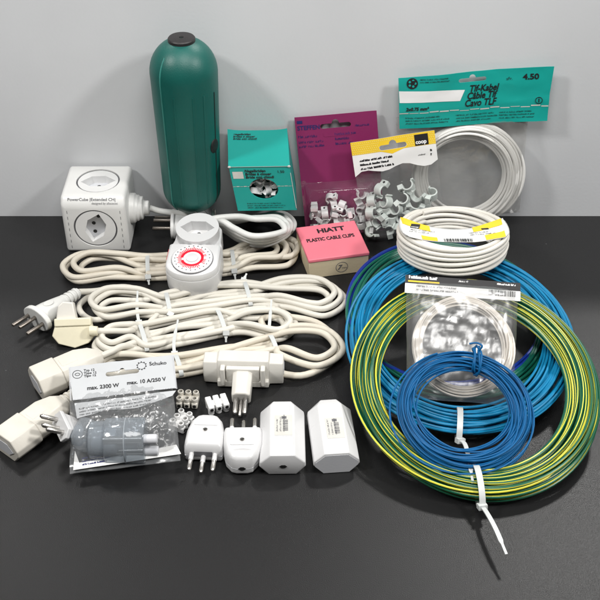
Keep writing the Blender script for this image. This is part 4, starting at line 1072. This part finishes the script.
# ------------------------------------------------------------------ bag with travel adapter
def adapter_bag():
    bl, br = at(77, 476, .35), at(168, 465, .35); tl = at(70, 374, 2.9)
    M = frame_from(bl, br, tl); h = (tl-bl).length; w = 8.5
    h = (M.inverted() @ tl).y
    t = thing_m('adapter_bag', 'clear bag with white printed header holding a smoky adapter, at the left', 'bagged adapter', M)
    I = TR(z=1.05)
    x0 = (M.inverted() @ tl).x; x1 = x0+8.9
    hd = 3.35
    nx, ny = 30, 12
    def hz(x, y): return .12*noise.noise(Vector((x*.5,y*.6,3)))+.06*noise.noise(Vector((x*1.3,y*1.2,8)))
    b = MB(); put_shape(b, [[(x0+.25,h-hd),(x1-.1,h-hd+.1),(x1,h+.1),(x0,h)], list(reversed(euro_hole((x0+x1)/2+.0,h-1.15,2.8,.45,.3)))], .05, I); ho = b.build('header_card', 'grey_card', t)
    e = MB(); x = x0+.25
    while x < x1-.1: quad(e, x, h-hd+.02, x+.07, h-hd+.16, I, .05); x += .13
    yy = h-hd
    while yy < h-.05: quad(e, x0+.02, yy, x0+.14, yy+.06, I, .05); quad(e, x1-.14, yy, x1-.02, yy+.06, I, .05); yy += .12
    e.build('weld_seam', 'socket_grey', ho)
    L = MB(); put_text(L, 'max. 2300 W', .52, x0+1.45, h-2.55, I, .04, bold=.013, xs=.92); put_text(L, 'max. 10 A/250 V', .52, x0+4.75, h-2.45, I, .04, bold=.013, xs=.92)
    put_text(L, 'Schuko', .5, x0+6.75, h-.78, I, .04, bold=.008)
    for i, tx in enumerate(('Typ 12','Type 12','Tipo 12')): put_text(L, tx, .32, x0+1.25, h-.62-i*.3, I, .04, bold=.006)
    put_shape(L, [circ(x0+.72,h-.85,.42,24), list(reversed(circ(x0+.72,h-.85,.38,24)))], .01, I @ TR(z=.035)); put_shape(L, [circ(x0+.72,h-.85,.22,20,.14), list(reversed(circ(x0+.72,h-.85,.18,20,.10)))], .01, I @ TR(z=.035))
    for k in range(10):
        a = k*.628; quad(L, -.05, .34, .05, .44, I @ TR(x0+6.1, h-.68, 0, rz=a), .04)
    put_shape(L, [circ(x0+6.1,h-.68,.36,24), list(reversed(circ(x0+6.1,h-.68,.33,24)))], .01, I @ TR(z=.035))
    L.build('lettering', 'black_print', ho)
    tp = MB(); put_shape(tp, [[(x0+.5,h-5.1),(x0+2.6,h-4.7),(x0+5.5,h-4.75),(x0+7.2,h-4.3),(x1-.5,h-4.0),(x1-.15,h-hd-.15),(x0+.35,h-hd-.25)]], .03, I @ TR(z=-.05) ); tpo = tp.build('print_panel', 'grey_card', t)
    sp = MB(); small_print(sp, x0+.75, h-hd-.4, 7.4, 1.25, 4, I @ TR(rz=R_(3.0)) @ TR(.25,-.35,-.03), 33, .02); sp.build('small_print', 'black_print', tpo)
    warp(t, {'header_card':1,'print_panel':1,'weld_seam':0,'lettering':0,'small_print':0}, lambda x,y: hz(x,y)*1.2)
    def prof(u,v):
        ex = min(u,1-u)*w; f = v*h
        return (1.75*min(1,ex/1.7)**.55*min(1,max(0,f-.8)/1.6)**.55+.06)*max(.10,min(1,1.75-v*1.9))
    bg = pillow(w, h-.4, prof, 52, 56, .26, 17, 1.0, (-.3,.0), 0, .35, .2)
    bg.v = [v+Vector((w/2+x0*.5-.1, 0, .45)) for v in bg.v]; bg.build('bag', 'crinkled_film', t)
    bt = MB(); put_shape(bt, [[(x0*.5-.1,.15),(x0+8.6,.45),(x0+8.3,1.35),(x0+6.5,1.15),(x0+.5,.75),(x0*.5+.1,1.9)]], .03, TR(z=.75)); bo = bt.build('bottom_print', 'white_card', t)
    sb = MB(); small_print(sb, .55, 1.15, 2.6, .85, 3, TR(z=.75) @ TR(rz=R_(3)), 77, .025, wt=.4); put_text(sb, 'S  12', .45, 3.6, .62, TR(z=.75) @ TR(rz=R_(4)), .025); sb.build('small_print', 'blue_print', bo)
    # the adapter itself
    c = at(90, 441, 2.0); d = at(146, 440, 2.0); A = axm(c, d-c)
    a = thing_m('travel_adapter', 'smoky blue-grey plastic adapter in the bag, white plug end sticking out left', 'adapter', A)
    L_ = (d-c).length
    MB().lathe([(1.2,-.1),(1.55,.1),(1.62,.6),(1.62,1.3)],40,0,TR(ry=math.pi/2)).build('base', 'smoke_film', a)
    MB().lathe([(1.78,1.3),(1.85,1.4),(1.85,L_-.1),(1.78,L_)],40,0,TR(ry=math.pi/2)).build('shell', 'smoke_film', a)
    MB().lathe([(1.0,.2),(1.15,.6),(1.15,2.2),(.9,2.4),(.9,L_-.6)],32,0,TR(ry=math.pi/2)).build('core', 'smoke_plastic', a, bevel=.05)
    for z in (.85,-.45): MB().lathe([(.3,1.2),(.3,L_-.2)],16,0,TR(0,-.75,z,ry=math.pi/2)).build('contact_tube', 'steel', a)
    MB().lathe([(1.87,2.9),(1.87,2.98)],40,0,TR(ry=math.pi/2)).build('seam_ring', 'smoke_plastic', a)
    for z, r in ((.85,.4),(-.45,.4)): MB().lathe([(r,0),(r,1.0),(r*.75,1.1)],18,0,TR(L_-.05,-.75,z,ry=math.pi/2)).build('contact_post','socket_grey',a)
    q = A.inverted() @ at(77,426,2.1); q2 = A.inverted() @ at(57,424,2.2)
    tip = A.inverted() @ at(43,413.5,2.3); base_ = A.inverted() @ at(55,421,2.3)
    ax = (q2-Vector((0,0,.0))); dr = (tip-base_).normalized()
    A3 = A.to_3x3().inverted(); xx = (A3 @ Vector((.62,.30,-.52))).normalized(); yy = A3 @ Vector((.70,-.62,-.25)); yy = (yy-xx*xx.dot(yy)).normalized()
    Mp = Matrix((xx,yy,xx.cross(yy))).transposed().to_4x4(); Mp.translation = A.inverted() @ at(60,426,2.5)
    o = [(-1.55,0),(-1.2,-.7),(1.2,-.7),(1.55,0),(1.2,.7),(-1.2,.7)]
    g = MB(); g.loft([[Vector((x,y*k,z*k)) for y,z in o] for x,k in ((0,1),(.35,1),(.45,.9),(1.3,.8),(2.0,.62))], 0, Mp); go = g.build('plug_end', 'bright_white', a, bevel=.1, seg=3)
    for y,z in ((-.85,0),(0,.25),(.85,0)): MB().lathe([(.2,0),(.2,1.4),(.12,1.55)],14,0,Mp @ TR(0,y,z,ry=-math.pi/2)).build('pin','steel',go)
    nk = [q+Vector((.9,0,.0)), Vector((-.6,.1,.1)), Vector((.6,0,0))]; MB().tube(spline(nk,6), .95, 14).build('neck','smoke_film',a)
adapter_bag()

# ------------------------------------------------------------------ light
wd = bpy.data.worlds.new('World'); sc.world = wd; wd.use_nodes = True
wd.node_tree.nodes['Background'].inputs[0].default_value = (1,.985,.96,1); wd.node_tree.nodes['Background'].inputs[1].default_value = .09
def lamp(name, pos, target, power, size, col=(1,.985,.96)):
    l = bpy.data.lights.new(name, 'AREA'); l.shape = 'DISK'; l.size = size; l.energy = power; l.color = col
    o = bpy.data.objects.new(name, l); COL.objects.link(o); o.location = pos
    o.rotation_euler = (Vector(target)-Vector(pos)).to_track_quat('-Z','Y').to_euler(); return o
lamp('ceiling_or_fill_lamp', (-1.15,.30,1.40), (0,.85,.1), 16.5, .24)
lamp('ceiling_or_fill_lamp', (1.25,.25,1.35), (0,.85,.1), 17.5, .24)
lamp('ceiling_or_fill_lamp', (.05,.38,1.15), (.05,.92,.08), 9.0, .6)  # added soft fill, no fixture: eases shadows and brightens the wall's middle
lamp('ceiling_or_fill_lamp', (-.85,1.70,1.45), (-.2,.6,0), 4.5, .25)
lamp('ceiling_or_fill_lamp', (.72,1.78,1.52), (.2,.55,0), 13, .2)
sc.view_settings.view_transform = 'Standard'; sc.view_settings.look = 'None'; sc.view_settings.exposure = 0; sc.view_settings.gamma = 1
sc.render.engine = 'CYCLES'
sc.cycles.use_denoising = True
sc.cycles.max_bounces = 8; sc.cycles.transparent_max_bounces = 24; sc.cycles.glossy_bounces = 3; sc.cycles.diffuse_bounces = 3
sc.cycles.caustics_reflective = False; sc.cycles.caustics_refractive = False
